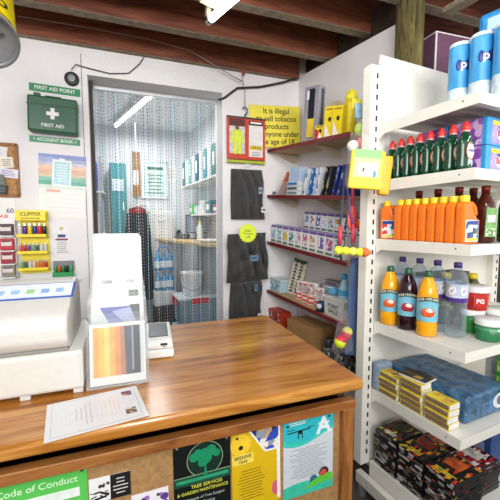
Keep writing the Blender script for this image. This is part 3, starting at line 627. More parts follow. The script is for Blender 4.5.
b = MB(); b.lathe([(.016, .0004), (0, .0006)], M('#2c6a8c'), 18, Tr(.02, F0, -.097) @ Rx(90)); b.lathe([(.02, .0006), (0, .0008)], M('#3a2a30'), 18, Tr(.062, F0, -.08) @ Rx(90)); b.lathe([(.013, .0009), (0, .001)], M('#c8503c'), 14, Tr(.06, F0, -.082) @ Rx(90)); b.build('round_badges', t)

# ------------------------------------------------------------------ cash register
CREAM = M('#d6d4ce', .45, var=.02); CREAM2 = M('#dcdcd8', .45, var=.02)
t = thing('cash_register', 'cream cash register with a blue-edged button strip at the counter left', 'cash register', Tr(0, 0, 0))
b = MB(); b.prism([(1.2, .905), (1.58, .905), (1.58, 1.034), (1.2, 1.034)], -.56, -.142, CREAM, 'x', .008, Tr(0, 0, 0)); b.build('cash_drawer', t)
b = MB(); b.box((-.35, 1.2, .968), (.4, .006, .11), M('#d3d1cb', .42, var=.02), .002); b.build('drawer_front', t)
b = MB(); b.prism([(1.24, 1.034), (1.205, 1.05), (1.182, 1.075), (1.178, 1.12), (1.19, 1.15), (1.215, 1.165), (1.40, 1.237), (1.47, 1.24), (1.52, 1.2), (1.54, 1.034)], -.56, -.18, CREAM, 'x', .01); b.build('register_body', t)
b = MB(); b.prism([(1.21, 1.036), (1.5, 1.036), (1.5, 1.046), (1.21, 1.046)], -.555, -.185, M('#8c8a85', .6), 'x'); b.build('painted_shadow', t)  # solid grey strip coloured as the shade under the body's lip
# button strip on the slope
s0 = Vector((1.225, 1.1685)); s1 = Vector((1.4, 1.2375)); dd = (s1 - s0); L_ = dd.length; ang = math.degrees(math.atan2(dd.y, dd.x))
SL = Tr(-.3, s0.x, s0.y) @ Rx(ang)
b = MB(); b.box((-.04, L_ * .62, .003), (.33, .095, .003), M('#3c5fb4', .4), T=SL); b.box((-.04, L_ * .62, .0045), (.316, .083, .003), M('#e7eff6', .35), T=SL)
for i, c in enumerate(('#d8d06a', '#9ec3e4', '#9ec3e4', '#a9cf96', '#88aede', '#9ec3e4')): b.box((-.14 + .044 * i, L_ * .58, .0065), (.024, .026, .002), M(c, .4), .001, SL); 
b.lines(1, .06, .02, SL @ Tr(-.15, L_ * .62 + .028, .0062), M('#7c93c4'), 1); b.build('button_strip', t)
for x in (-.31, -.16):
    b = MB(); b.box((x, 1.225, .8975), (.03, .04, .015), M('#cfcfcc', .5), .003); b.build('foot', t)
b = MB(); b.tube([(-.155, 1.5, 1.06), (-.13, 1.56, .98), (-.12, 1.62, .91), (-.1, 1.75, .897)], .006, BLACKP, 6); b.build('power_lead', t)

# ------------------------------------------------------------------ clear postcard rack
ACR = CLEAR('#fcfdfd', .06, .06, 'acrylic', .2)
T0 = Tr(-.035, 1.21, CT + .003) @ Rz(-1)
t = thing('postcard_rack', 'clear four-tier acrylic card rack standing right of the cash register', 'rack', T0)
tiers = [(0.0, .0, .2, .225), (.055, .05, .196, .235), (.11, .085, .19, .235), (.165, .115, .184, .235)]
for i, (y, z, w, h) in enumerate(tiers):
    b = MB(); LN = Tr(0, y, z) @ Rx(-10)
    b.box((0, -.014, h/2), (w, .0025, h), ACR, T=LN); b.box((0, .014, h/2 + .01), (w, .0025, h + .02), ACR, T=LN); b.box((0, 0, .002), (w, .03, .003), ACR, T=LN)
    for s in (-1, 1): b.box((s * w/2, 0, h/2), (.0025, .03, h), ACR, T=LN)
    b.build('pocket', t)
b = MB()
for s in (-1, 1): b.prism([(0, 0), (.24, 0), (.24, .1), (.2, .16), (.0, .01)], s * .099 - .0015, s * .099 + .0015, ACR, 'x')
b.box((0, .11, .0), (.2, .24, .003), ACR); b.build('rack_base', t)
def card(lb, i, w, h, z, fn, lean=10):
    y, zz, _, _ = tiers[i]
    k = thing('picture_card', lb, 'card', T0 @ Tr(0, y, zz) @ Rx(-lean) @ Tr(0, 0, z), 'cards in the clear rack')
    b = MB(); b.box((0, 0, h/2), (w, .004, h), M('#d9d9d9', .5, var=.02)); b.build('card_stock', k)
    if fn:
        b = MB(); fn(b, w, h); b.build('card_picture', k)
    return k
def sunset(b, w, h):
    for i, c in enumerate(('#f0a33a', '#f2b54c', '#f6c868', '#f0a848', '#d98a4a', '#a8745a')):
        b.box((-.07 + .0175 * i, -.0026, .11), (.0182, .001, .165), M(c, .4, var=.12, scale=18))
    b.box((.033, -.0026, .11), (.022, .001, .165), M('#3a3f55', .4, var=.3, scale=14)); b.box((.058, -.0026, .11), (.03, .001, .165), M('#1f2229', .4, var=.3, scale=14)); b.box((.048, -.0031, .115), (.006, .001, .15), M('#8b93a5', .4)); b.box((.078, -.0026, .11), (.012, .001, .165), M('#c9ced4', .4))
    b.box((-.01, -.0030, .05), (.16, .0008, .045), M('#e0c9a0', .4, var=.1)) if 0 else None
card('sunset picture card with a dark right edge in the front pocket of the clear rack', 0, .18, .205, .006, sunset)
def dusk(b, w, h):
    b.prism([(-.06, .155), (.075, .155), (.075, .1), (-.03, .1)], -.0032, -.0024, M('#5258a6', .4, var=.2, scale=20)); b.prism([(-.02, .14), (.06, .155), (.075, .1), (.02, .1)], -.0036, -.003, M('#9fa6cf', .4)); b.prism([(.04, .16), (.075, .16), (.075, .1), (.06, .1)], -.004, -.0034, M('#2a2d38', .4))
card('dusk blue picture card in the second pocket of the clear rack', 1, .178, .19, .05, dusk)
def spot(b, w, h):
    b.box((-.03, -.0026, .13), (.08, .001, .04), M('#d9d9df', .4, var=.1)); b.box((.055, -.0026, .14), (.035, .001, .035), M('#22242a', .4))
card('white picture card with a small black square in the third pocket of the clear rack', 2, .172, .185, .06, spot)
def grey(b, w, h):
    b.box((0, -.0026, .13), (.12, .001, .05), PR(['#b9b7c6', '#8f8da2', '#dcdae2', '#6f6d80'], 40, .4))
card('grey printed picture card in the rear pocket of the clear rack', 3, .168, .175, .065, grey)
def bl(b, w, h): b.lines(9, .13, .13, Tr(0, -.0026, h - .1) @ FRONT, M('#e2e2e4'), 4, .4, .15)
k = thing('blank_card', 'tall plain white card standing behind the others in the clear rack', 'card', T0 @ Tr(.0, .206, .13) @ Rx(-9), 'cards in the clear rack')
b = MB(); b.prism([(-.09, 0), (.09, 0), (.09, .37), (.08, .385), (-.088, .385)], -.002, .002, M('#e2e1de', .6, var=.02)); b.build('card_stock', k)
b = MB(); bl(b, .17, .385); b.build('faint_print', k)

# ------------------------------------------------------------------ card payment terminal, laminated price sheet
t = thing('card_terminal', 'small white card payment terminal behind the clear rack on the counter', 'card terminal', Tr(.125, 1.525, CT) @ Rz(-4))
b = MB(); b.box((0, 0, .0205), (.12, .26, .035), WHITE, .008); b.build('lower_body', t)
b = MB(); b.prism([(-.122, .04), (.12, .04), (.115, .085), (-.105, .074), (-.122, .06)], -.055, .055, WHITE, 'x', .006); b.build('upper_body', t)
b = MB(); b.box((0, .0, .0), (.08, .17, .003), M('#2b2f3d', .25), .001, Tr(0, .012, .0815) @ Rx(2.6)); b.build('screen', t)
b = MB(); b.box((.02, -.1235, .059), (.028, .003, .009), INK); b.box((.022, -.1235, .049), (.015, .002, .003), M('#8a8a8a')); b.build('card_slot', t)
t = thing('price_sheet', 'white laminated sheet with a thin border lying at the counter edge', 'sheet', Tr(-.095, 1.068, CT + .0008) @ Rz(8.5))
b = MB(); b.box((0, 0, .0006), (.262, .205, .0012), M('#e3e3e6', .25, var=.01), .0004); b.build('laminated_sheet', t)
b = MB(); TH = M('#a9b3b0')
for x, y, w, h in ((0, .092, .235, .0014), (0, -.092, .235, .0014), (-.117, 0, .0014, .184), (.117, 0, .0014, .184)): b.box((x, y, .0014), (w, h, .0004), TH)
b.build('border_line', t)
b = MB(); 
b.lines(3, .11, .03, Tr(-.085, 0, .0014) @ Rz(90), M('#d3e2e6'), 1, .3, .2); b.lines(4, .13, .05, Tr(-.035, 0, .0014) @ Rz(90), M('#b9b9be'), 2, .5, .2); b.lines(3, .13, .04, Tr(.012, 0, .0014) @ Rz(90), M('#d3d3d7'), 3, .5, .2); b.lines(3, .11, .035, Tr(.05, 0, .0014) @ Rz(90), M('#e8cdce'), 4, .4, .22); b.build('small_print', t)
b = MB(); b.box((.093, .062, .0014), (.03, .03, .0006), PR(['#8a3f4a', '#3f3f55', '#c9b0a0'], 90)); b.build('small_picture', t); b = MB(); b.box((.09, -.05, .0014), (.03, .032, .0006), PR(['#9a4a3a', '#4f6a45', '#d9c0b0'], 90)); b.build('small_picture', t)
# ------------------------------------------------------------------ shelves along the right wall
F_ORG = Vector((1.179, 2.775, 0)); SLEN = 1.02
def SF(zl, drop):
    a = Vector((math.sin(WA), -math.cos(WA), -drop / SLEN)).normalized(); n = Vector((math.cos(WA), math.sin(WA), 0)); u = a.cross(n)
    m = Matrix((a, n, u)).transposed().to_4x4(); m.translation = F_ORG + Vector((0, 0, zl)); return m
# local frame of a shelf: x runs towards the camera along it, y into the wall, z up from the board's top
SH = [SF(2.075, .085), SF(1.685, .075), SF(1.28, .08), SF(.845, .04), SF(.43, .0)]
SHW = M('#c9a97c', .6, var=.1, scale=6); SHE = M('#7a1f22', .45)
nm = ['top wall shelf with the dark red edge, under the tobacco notice', 'second wall shelf down, holding leaning stationery', 'third wall shelf down, holding rows of small cartons', 'fourth wall shelf down, holding toys and the white tub', 'lowest wall shelf, half hidden behind the counter']
for i, m in enumerate(SH):
    t = thing('wall_shelf', nm[i], 'shelf', m, 'wall shelves on the right wall')
    b = MB(); b.box((SLEN/2, .142, -.012), (SLEN, .275, .022), SHW, .001); b.build('board', t)
    b = MB(); b.box((SLEN/2, .0, -.012), (SLEN, .008, .028), SHE, .001); b.build('edge_strip', t)
    for x in (.04, .62):
        b = MB(); b.prism([(.05, -.026), (.278, -.026), (.278, -.1), (.25, -.1)], x - .008, x + .008, M('#d9cbb0', .6), 'x'); b.build('bracket', t)
def on(i, s, d, h=0, rz=0): return SH[i] @ Tr(s, d, h + .0006) @ Rz(rz)
# tobacco notice leaning across the corner on the top shelf
TX = .046
t = thing('tobacco_notice', 'yellow notice about the sale of tobacco leaning in the corner on the top shelf', 'notice', Tr(1.24, 2.747, 2.268) @ Rz(-4) @ Ry(-3))
b = MB(); b.box((0, 0, 0), (.46, .004, .35), M('#f0e14a', .45, var=.02)); b.build('notice_board', t)
b = MB()
for i, ln in enumerate(('It is illegal', 'to sell tobacco', 'products', 'to anyone under', 'the age of 18')): b.text(ln, .066, Tr(.012, -.0023, .128 - .064 * i) @ FRONT, INK, bold=.014, sx=.92)
b.build('lettering', t)
# top shelf
t = thing('silver_carton', 'tall silver and black carton standing beside the tobacco notice', 'carton', on(0, .53, .085, 0, 22))
b = MB(); b.box((0, 0, .195), (.125, .085, .39), M('#a7a9b3', .3, .3), .004); b.build('carton_body', t)
b = MB(); b.box((.0, -.0435, .2), (.05, .002, .34), M('#23242c', .3)); b.box((.0635, 0, .2), (.002, .03, .34), M('#3c3d46', .3)); b.box((.0, -.0445, .1), (.055, .002, .13), M('#e8c63a', .4)); b.box((-.03, -.0445, .33), (.02, .002, .06), M('#e6e6ea', .4)); b.build('printed_panels', t)
t = thing('brown_carton', 'small tan carton behind the silver carton on the top shelf', 'carton', on(0, .66, .19, 0, 10))
b = MB(); b.box((0, 0, .14), (.06, .06, .28), M('#c2ad8f', .6), .003); b.build('carton_body', t)
b = MB(); b.box((0, -.031, .2), (.05, .002, .08), M('#8d7a55', .6)); b.build('carton_label', t)
LY = M('#f5dc13', .4)
ycs = [(.68, .05, .075, .095, 'short yellow and red carton, smallest of the yellow goods on the top shelf'), (.775, .05, .075, .2, 'yellow carton between the short red one and the yellow can'), (.865, .045, .07, .185, 'yellow carton at the near end of the top shelf')]
for i, (s, d, w, h, lb) in enumerate(ycs):
    t = thing('yellow_carton', lb, 'carton', on(0, s, d, 0, 22), 'yellow goods on the top shelf')
    b = MB(); b.box((0, 0, h/2), (w, .055, h), LY, .002); b.build('carton_body', t)
    b = MB()
    if i == 0: b.prism([(-.035, .005), (.0, .005), (-.01, .06), (-.035, .075)], -.0295, -.0277, RED); b.prism([(-.015, .003), (.02, .003), (.0, .05)], -.0305, -.0285, WHITE)
    b.build('wedge_print', t) if i == 0 else None; b = MB() if i == 0 else b
    b.ball((.004, -.028, h * .58), .012, INK, 10, sc_=(1, .1, 1.3)); b.build('emblem', t); b = MB(); b.box((.0, -.0283, h * .9), (.05, .0012, .012), M('#b58f16')); b.build('top_band', t)
    if i: b = MB(); b.prism([(-.03, .004), (.015, .004), (-.03, .1)], -.0292, -.0278, M('#f6ecec')); b.build('pale_wedge', t)
t = thing('yellow_can', 'yellow spray can with a domed cap behind the yellow cartons', 'spray can', on(0, .87, .125))
b = MB(); b.lathe([(.038, 0), (.04, .005), (.04, .21), (.036, .22)], LY, 24); b.build('can_body', t)
b = MB(); b.lathe([(.0385, .22), (.0385, .255), (.03, .285), (.012, .297), (0, .298)], M('#f2e33a', .4), 24); b.build('cap', t)
b = MB(); b.box((-.0, -.0405, .17), (.03, .002, .05), M('#d9a818', .4)); b.build('can_label', t)
# second shelf: leaning stationery
def slab(lb, s, d, w, h, th, lean, col, prn, rz=-90 + 12, nmx='stationery_pack', grp='stationery on the second wall shelf'):
    t = thing(nmx, lb, 'stationery pack', SH[1] @ Tr(s, d, .001) @ Rz(rz + 78) @ Ry(lean), grp)
    b = MB(); b.box((th/2, 0, h/2), (th, w, h), M(col, .35), .0015); b.build('backing', t)
    b = MB(); b.box((-.001, 0, h * .5), (.002, w * .86, h * .8), PR(prn, 34, .35, (1, 1, 1.5))); b.box((th/2, -w/2 - .0008, h * .5), (th * .8, .0016, h * .86), PR(prn, 34, .35)); b.build('printed_face', t)
BL = ['#3f7fc4', '#e9eef4', '#2a5fa8', '#8cc1e6', '#f4f4f6']; DK = ['#20242e', '#6b6f4a', '#14161c', '#c2b38a', '#2e3a5a']; NV = ['#26357c', '#3d58a8', '#1c2350', '#8fa4d8']
t = thing('eraser_box', 'tiny blue-labelled box at the far end of the second wall shelf', 'box', on(1, .06, .06))
b = MB(); b.box((0, 0, .018), (.07, .05, .036), M('#e7edf2', .4), .002); b.build('box_body', t)
b = MB(); b.box((0, -.0258, .018), (.06, .001, .02), M('#3d6a94', .4)); b.build('box_label', t)
t = thing('pencil_pack', 'orange pencils in a clear pack leaning at the far end of the second wall shelf', 'stationery pack', on(1, .12, .06) @ Ry(38) @ Sc(1.5, 1.5, 1.5))
for i in range(4):
    b = MB(); b.lathe([(.0045, 0), (.0045, .15), (.001, .165)], M(('#d9722e', '#c65a2a')[i % 2], .4), 6, Tr(0, -.018 + .012 * i, .002)); b.build('pencil', t)
b = MB(); b.box((.0, 0, .05), (.016, .06, .09), CLR); b.build('clear_sleeve', t)
for i in range(3):
    t = thing('tape_box', f'flat blue and white box, {ORD[i]} from the bottom of its second-shelf pile', 'box', on(1, .36, .085, .036 * i), 'flat boxes on the second wall shelf')
    b = MB(); b.box((0, 0, .018), (.17, .12, .034), M('#e9edf1', .4), .002); b.build('box_body', t)
    b = MB(); b.box((-.01, -.0608, .018), (.13, .001, .018), M(('#3f7fc4', '#4b5560', '#7f8f99')[2 - i], .4)); b.box((-.0858, 0, .018), (.001, .08, .018), M('#3f7fc4')); b.build('box_label', t)
for i in range(5):
    t = thing('pen_card', f'blue-topped pen card, {ORD[i]} from the far end above the flat boxes', 'stationery pack', on(1, .30 + .032 * i, .06, .108) @ Rz(-14) @ Ry(12), 'pen cards on the second wall shelf')
    b = MB(); b.box((0, 0, .055), (.004, .07, .11), M('#b4c8e0', .4)); b.build('card_back', t)
    b = MB(); b.box((-.003, 0, .098), (.002, .066, .022), M('#3d6fb0', .4)); b.box((-.004, .012, .045), (.006, .01, .07), M('#46536a', .4)); b.box((-.004, -.014, .045), (.006, .01, .07), M('#7fa3c9', .4)); b.build('pen_panel', t)
sl = [('white and blue stationery pack with a window', .50, '#e5ecf2', BL), ('mid-blue notebook', .565, '#2f6fb4', BL), ('pale blue notebook', .61, '#cfdcea', BL), ('white and blue notebook', .655, '#e8ecf2', BL), ('black patterned album', .72, '#1c1f26', DK), ('dark speckled album', .765, '#2b2d30', DK), ('navy blue album', .835, '#2a3a86', NV), ('navy and white album', .89, '#31469a', NV)]
for i, (n_, s, c, pr) in enumerate(sl):
    slab(f'{n_} leaning, {ORD[i]} in line after the pen cards', s, .075, .115, .2, .022, 14, c, pr)
t = thing('blue_folder', 'dark blue folder leaning at the near end of the second wall shelf', 'folder', SH[1] @ Tr(.935, .09, .001) @ Rz(-20) @ Ry(16))
b = MB(); b.box((.006, 0, .1), (.012, .13, .2), M('#27408f', .4), .002); b.build('folder_cover', t)
b = MB(); b.box((-.001, 0, .1), (.002, .1, .12), PR(NV, 30)); b.build('folder_print', t)
# third shelf: two rows of small cartons
PU = ['#6a4fa0', '#efeef2', '#d9d6e6', '#f5f5f7', '#8f7fc0']
pal = [['#6fb3d8', '#eaf2f6', '#b9d8e8'], ['#7fc4d0', '#e9f4f4', '#58a8c4'], ['#e9cf3a', '#f4f0da', '#b8a33a'], ['#4fa8a0', '#e5f1ef', '#37788a'], ['#d99ab8', '#f3e8ee', '#b85f8c'], ['#e05f9a', '#f6e6ee', '#c23a7a'], ['#d9a45f', '#f4ece0', '#a87838'], ['#7a68b8', '#ecebf5', '#4a3f90'], ['#c85fa0', '#f3e6f0', '#8a3f8a'], ['#5f7fc0', '#e6ebf4', '#3a5a9a']]
names = ['pale blue', 'sky blue', 'yellow', 'teal', 'dusky pink', 'bright pink', 'tan', 'violet', 'magenta', 'mid-blue']
def carton(lb, T, w, d, h, p, grp):
    t = thing('small_carton', lb, 'carton', T, grp)
    b = MB(); b.box((0, 0, h/2), (w, d, h), M('#efeef3', .4, var=.02), .0015); b.build('carton_body', t)
    b = MB(); b.box((0, -d/2 - .0008, h * .93), (w * .98, .0016, h * .12), M('#6a4fa0', .4)); b.box((0, 0, h + .0006), (w * .98, d * .98, .0012), M('#8a78bb', .4)); b.box((-w/2 - .0006, 0, h * .93), (.0012, d * .98, h * .12), M('#6a4fa0', .4)); b.build('purple_band', t)
    b = MB(); b.box((0, -d/2 - .0008, h * .54), (w * .72, .0014, h * .52), PR([p[1], p[0], '#f4f3f6', p[2], '#f0eff4', p[0]], 48)); b.ball((w * .1, -d/2 - .001, h * .6), w * .2, M(p[0], .4), 10, sc_=(1, .05, 1.6)); b.box((0, -d/2 - .0008, h * .12), (w * .85, .0012, h * .1), M('#5a7a5f', .5)); b.build('picture', t)
for i in range(10):
    carton(f'white and purple carton with a {names[i]} picture, front row of the third wall shelf', on(2, .085 + .0925 * i, .05), .085, .07, .152, pal[i], 'cartons in the front row')
b = MB(); b.box((0, 0, .0725), (.66, .1, .145), M('#e6e3ea', .6), .003)
t = thing('carton_riser', 'white display riser behind the front row of cartons', 'riser', on(2, .70, .165)); b.build('riser_body', t)
t['category'] = 'riser'
for i in range(9):
    carton(f'slim white and purple carton, {ORD[i]} from the far end of the raised rear row', on(2, .40 + .073 * i, .155, .1462), .066, .06, .135, [pal[(i * 3 + 1) % 10][2], '#ffffff', pal[(i * 7 + 7) % 10][0]], 'cartons in the raised rear row')
# fourth shelf
t = thing('pale_blue_tub', 'pale blue printed tub at the far end of the fourth wall shelf', 'tub', on(3, .082, .085))
b = MB(); b.prism([(-.085, 0), (.085, 0), (.092, .1), (-.092, .1)], -.055, .055, M('#b9d6e2', .4), 'y', .006); b.build('tub_body', t)
b = MB(); b.box((0, 0, .108), (.195, .12, .016), M('#d3e6ee', .35), .005); b.build('lid', t)
b = MB(); b.box((-.002, -.0565, .05), (.14, .002, .06), PR(['#5f9ab8', '#e8f2f6', '#8cc0d6'], 50)); b.build('tub_label', t)
t = thing('long_game_box', 'tall narrow dark-patterned game box leaning upright on the fourth wall shelf', 'game box', on(3, .24, .125) @ Rz(32) @ Ry(12) @ Sc(1.35, 1, 1.05))
b = MB(); b.box((0, 0, .15), (.09, .035, .3), M('#d9d5c4', .4), .003); b.build('box_body', t)
b = MB()
for i in range(10):
    for j in range(2): b.prism([(-.036 + .036 * j, .02 + .027 * i), (-.006 + .036 * j, .02 + .027 * i), (-.021 + .036 * j, .045 + .027 * i)], -.0195, -.0178, M(('#3d4a3a', '#7a6a4a')[(i + j) % 2], .4))
b.box((0, -.0185, .285), (.085, .002, .025), M('#2d4a34', .4)); b.build('board_print', t)
RW = ['#d0342e', '#f0eae6', '#b9b3b0', '#e0685a', '#f6f2ee', '#3b3a40']
for i in range(4):
    s = .40 + .085 * i; h = (.15, .16, .17, .15)[i]
    t = thing('toy_pack', f'red and white toy pack, {ORD[i]} from the far end of the fourth wall shelf', 'toy pack', on(3, s, .085 - .005 * i, 0, 24) @ Rx(-8), 'red and white toy packs')
    b = MB(); b.box((0, .0, h/2), (.078, .03, h), M('#ece6e2', .4), .002); b.build('backing_card', t)
    b = MB(); b.box((0, -.016, h * .2), (.07, .002, h * .3), M('#d33a2c', .4)); b.box((0, -.017, h * .2), (.05, .002, h * .12), M('#f3e3da', .4)); b.box((0, -.016, h * .66), (.07, .002, h * .5), PR(RW, 55)); b.build('printed_front', t)
    b = MB(); b.box((0, -.021, h * .64), (.05, .008, h * .36), CLR, .002); b.build('blister', t)
t = thing('toy_helmet', 'shiny dark blue and white toy at the front of the fourth wall shelf', 'toy', on(3, .73, .03, 0, 20))
b = MB(); b.ball((0, 0, .04), .04, M('#2c3c66', .2), 18, sc_=(.9, .8, 1)); b.build('shell', t)
b = MB(); b.ball((0, -.012, .042), .034, M('#d8e2ee', .15), 16, sc_=(.75, .75, .7)); b.build('visor', t)
b = MB(); b.box((.0, 0, .006), (.06, .05, .012), BLACKP, .004); b.build('base', t)
t = thing('toy_car_pack', 'grey-lidded clear pack behind the white tub on the fourth wall shelf', 'toy pack', on(3, .665, .2, 0, 15))
b = MB(); b.box((0, 0, .08), (.15, .09, .16), M('#c9c6cf', .4), .004); b.build('pack_body', t)
b = MB(); b.box((0, -.0, .18), (.17, .1, .035), M('#a7a8b4', .35), .012); b.box((0, -.048, .182), (.1, .006, .018), M('#6f5f6a', .3), .003); b.build('pack_top', t)
t = thing('white_tub', 'white rectangular tub with dark hand-written words at the shelf end', 'tub', on(3, .875, .075, 0, -3))
b = MB(); b.prism([(-.095, 0), (.095, 0), (.11, .125), (-.11, .125)], -.055, .055, M('#e9e8e2', .45, var=.03), 'y', .006); b.box((0, 0, .127), (.23, .125, .01), M('#f1f0ea', .4), .003); b.build('tub_body', t)
b = MB(); b.text('POINT', .038, Tr(.0, -.0575, .075) @ FRONT, M('#4b4b4f')); b.text('BALLS', .038, Tr(.005, -.0575, .04) @ FRONT, M('#4b4b4f')); b.build('lettering', t)
t = thing('blue_spray', 'pale blue topped bottle lying in the white tub', 'bottle', on(3, .90, .08, .134))
b = MB(); b.lathe([(.03, 0), (.034, .01), (.034, .07), (.02, .1), (.016, .12), (.016, .13)], M('#a8d6ea', .3), 18); b.build('bottle_body', t)
b = MB(); b.lathe([(.02, .13), (.022, .15), (.012, .165), (0, .168)], M('#3fa9d8', .3), 16); b.build('cap', t)
b = MB(); b.lathe([(.0348, .02), (.0348, .06)], M('#4fb4e0', .4), 18, cap=False); b.build('bottle_label', t)
t = thing('blue_bundle', 'bright blue plastic bundle beside the blue topped bottle in the tub', 'bundle', on(3, .80, .07, .134))
b = MB(); b.ball((0, 0, .03), .034, M('#5fb9e6', .3, var=.15), 14, sc_=(1.3, 1, .85)); b.build('bundle_body', t)
b = MB(); b.tube([(-.03, -.02, .05), (0, -.035, .06), (.03, -.02, .05)], .006, M('#d8edf6', .3), 6); b.build('bundle_tie', t)
# lowest shelf
RB = ['#d9381e', '#f0ece4', '#a82418', '#2d2a2c', '#e8682e']
for i in range(4):
    t = thing('red_carton', f'red and orange carton, {"lower" if i % 2 == 0 else "upper"} of the {"outer" if i < 2 else "inner"} pair behind the counter edge', 'carton', on(4, .045 + .115 * (i // 2), .07, .125 * (i % 2)), 'red cartons on the lowest wall shelf')
    b = MB(); b.box((0, 0, .061), (.11, .1, .12), M('#b8391f', .5), .002); b.build('carton_body', t)
    b = MB(); b.box((0, -.0508, .06), (.1, .0014, .1), PR(RB, 40)); b.box((-.0558, 0, .06), (.0014, .09, .1), PR(RB, 40)); b.build('carton_print', t)
t = thing('brown_box', 'plain brown cardboard box on the lowest wall shelf beyond the counter', 'box', on(4, .50, .105, 0, 0))
b = MB(); b.box((0, 0, .12), (.34, .2, .24), KRAFT, .003); b.build('box_body', t)
b = MB(); b.box((0, -.0, .2412), (.34, .045, .0015), M('#c7a475', .4)); b.box((-.1705, 0, .21), (.001, .045, .06), M('#c7a475', .4)); b.build('parcel_tape', t)
for i in range(3):
    for j in range(3):
        t = thing('drink_can', f'dark can, {ORD[i]} from the near end in the {("front", "middle", "wall-side")[j]} row on the lowest wall shelf', 'can', on(4, .97 - .085 * i, .05 + .085 * j), 'cans on the lowest wall shelf')
        b = MB(); b.lathe([(.032, 0), (.036, .006), (.036, .19), (.031, .2)], M(('#4a4d55', '#7d7f86', '#3b3a3f')[(i + j) % 3], .3, .4), 18); b.build('can_body', t)
        b = MB(); b.lathe([(.0365, .04), (.0365, .15)], PR(['#c9c6bd', '#5a5f6a', '#2a2c31', '#a39f8f'], 40), 18, cap=False); b.build('can_label', t)
        b = MB(); b.lathe([(.031, .2), (.033, .206), (.028, .204), (0, .203)], CHROME, 18); b.build('lid', t)
# ------------------------------------------------------------------ white slotted shelving unit (turned 5 degrees)
GT_ = R(5.255)
GM = Tr(1.183, 1.382, 0) @ Rz(5.255)      # local x to the right along the unit, -y out to the front
def G(u, v, z, rz=0): return GM @ Tr(u, -v, z) @ Rz(rz)
SZ = [1.925, 1.65, 1.363, .942, .585]; BASEZ = .19
ENAM = M('#eceae0', .4, var=.02); ENS = M('#d8d6cc', .5, var=.03)
t = thing('shelving_unit', 'cream metal shelving unit with slotted uprights filling the right side', 'shelving', GM)
for x in (-.032, 1.03):
    b = MB(); b.box((x, .03, 1.19), (.06, .055, 2.02), ENAM, .003); 
    for i in range(39): b.box((x + .008, .0018, .25 + .05 * i), (.009, .003, .024), M('#2b2a28', .7))
    b.build('upright', t)
    b = MB(); b.box((x, -.2, .09), (.035, .5, .06), ENS, .003); b.cyl((x, -.4, .03), .022, .06, M('#6f6d68', .5)); b.cyl((x, .02, .03), .022, .06, M('#6f6d68', .5)); b.build('foot', t)
b = MB(); b.box((.515, .045, 1.2), (.97, .012, 2.15), ENAM, .001); b.build('back_panel', t)
b = MB(); b.box((.76, .2, 2.245), (.48, .3, .012), ENS, .001); b.build('rear_shelf', t)
for z in SZ:
    b = MB(); b.box((.5, -.235, z - .005), (.995, .465, .006), ENAM); b.box((.5, -.468, z - .02), (1.0, .004, .042), ENAM, .001)
    b.box((.5, -.455, z - .039), (.99, .024, .004), ENAM)
    for y in (-.16, -.31): b.box((.5, y, z - .014), (.98, .05, .014), ENS)
    so = b.build('shelf', t)
    for x in (-.001, 1.001):
        b = MB(); b.prism([(.0, z + .004), (-.47, z + .002), (-.47, z - .042), (-.03, z - .05), (.0, z - .07)], x - .002, x + .002, ENAM, 'x'); 
        b.cyl((x - .0025, -.41, z - .018), .004, .002, M('#7b7870', .5), 10, None) if 0 else b.box((x - .0022, -.41, z - .018), (.001, .006, .006), M('#6b6860', .6)); b.build('shelf_bracket', so)
b = MB(); b.box((.5, -.235, BASEZ - .005), (.995, .465, .006), ENAM); b.box((.5, -.468, BASEZ - .07), (1.0, .004, .15), ENAM, .001); b.box((-.001, -.235, BASEZ - .06), (.004, .47, .13), ENAM, .001); b.build('base_tray', t)
def row(v, n, what): return what

# --- top shelf: kitchen rolls, boxes
RB_ = M('#eef1f4', .7, var=.03); BLP = M('#3fa0dd', .3, var=.12, scale=15)
def rollpack(T, lb, first=None):
    if first is not None: return dup(first, T, lb)
    t = thing('kitchen_roll_pack', lb, 'kitchen roll pack', T, 'kitchen roll packs on the top shelf')
    rr_, hh = .0445, .158
    for z in (0, hh + .002):
        for x in (-rr_, rr_):
            b = MB(); b.lathe([(.016, 0), (rr_ - .002, 0), (rr_ - .001, .006), (rr_ - .001, hh - .006), (rr_ - .002, hh), (.016, hh), (.016, 0)], RB_, 26, Tr(x, 0, z), cap=False); b.build('paper_roll', t)
    def sl(u):
        a = u * 2 * PI; c, s_ = math.cos(a), math.sin(a)
        return (rr_ * c + (rr_ if c >= 0 else -rr_), rr_ * s_)
    b = MB(); b.grid(lambda u, v: (*sl(u), .118 + .185 * v), 48, 2, BLP); b.build('printed_wrap', t)
    b = MB(); b.grid(lambda u, v: (*sl(u), .01 + .107 * v), 48, 2, M('#d5e7f2', .3, var=.15, scale=30)); b.build('lower_wrap', t)
    b = MB()
    b.ball((0, -rr_ + .0065, .215), .032, M('#27408c', .35), 16, Tr(-rr_, 0, 0) @ Rz(-38), (.9, .22, 1.15)); b.build('end_emblem', t)
    b = MB(); b.box((.005, -rr_ - .0006, .215), (.11, .0012, .07), M('#27408c', .35)); b.build('front_emblem', t)
    b = MB(); b.text('plenty', .04, Tr(.002, -rr_ - .0016, .217) @ FRONT, WHITE); b.build('brand_mark', t); b = MB(); b.text('p', .05, Tr(-rr_, 0, 0) @ Rz(-38) @ Tr(0, -rr_ - .0012, .217) @ FRONT, WHITE, bold=.03); b.build('brand_mark', t)
    b = MB(); b.box((0, -rr_ - .0006, .06), (.11, .0012, .05), M('#e9eef2', .4)); b.text('1/2 PRICE', .02, Tr(0, -rr_ - .0015, .06) @ FRONT, RED); b.build('price_flash', t)
    return t
rp = rollpack(G(.285, .225, SZ[0] + .001, 2), 'kitchen roll pack standing nearest the slotted upright on the top shelf')
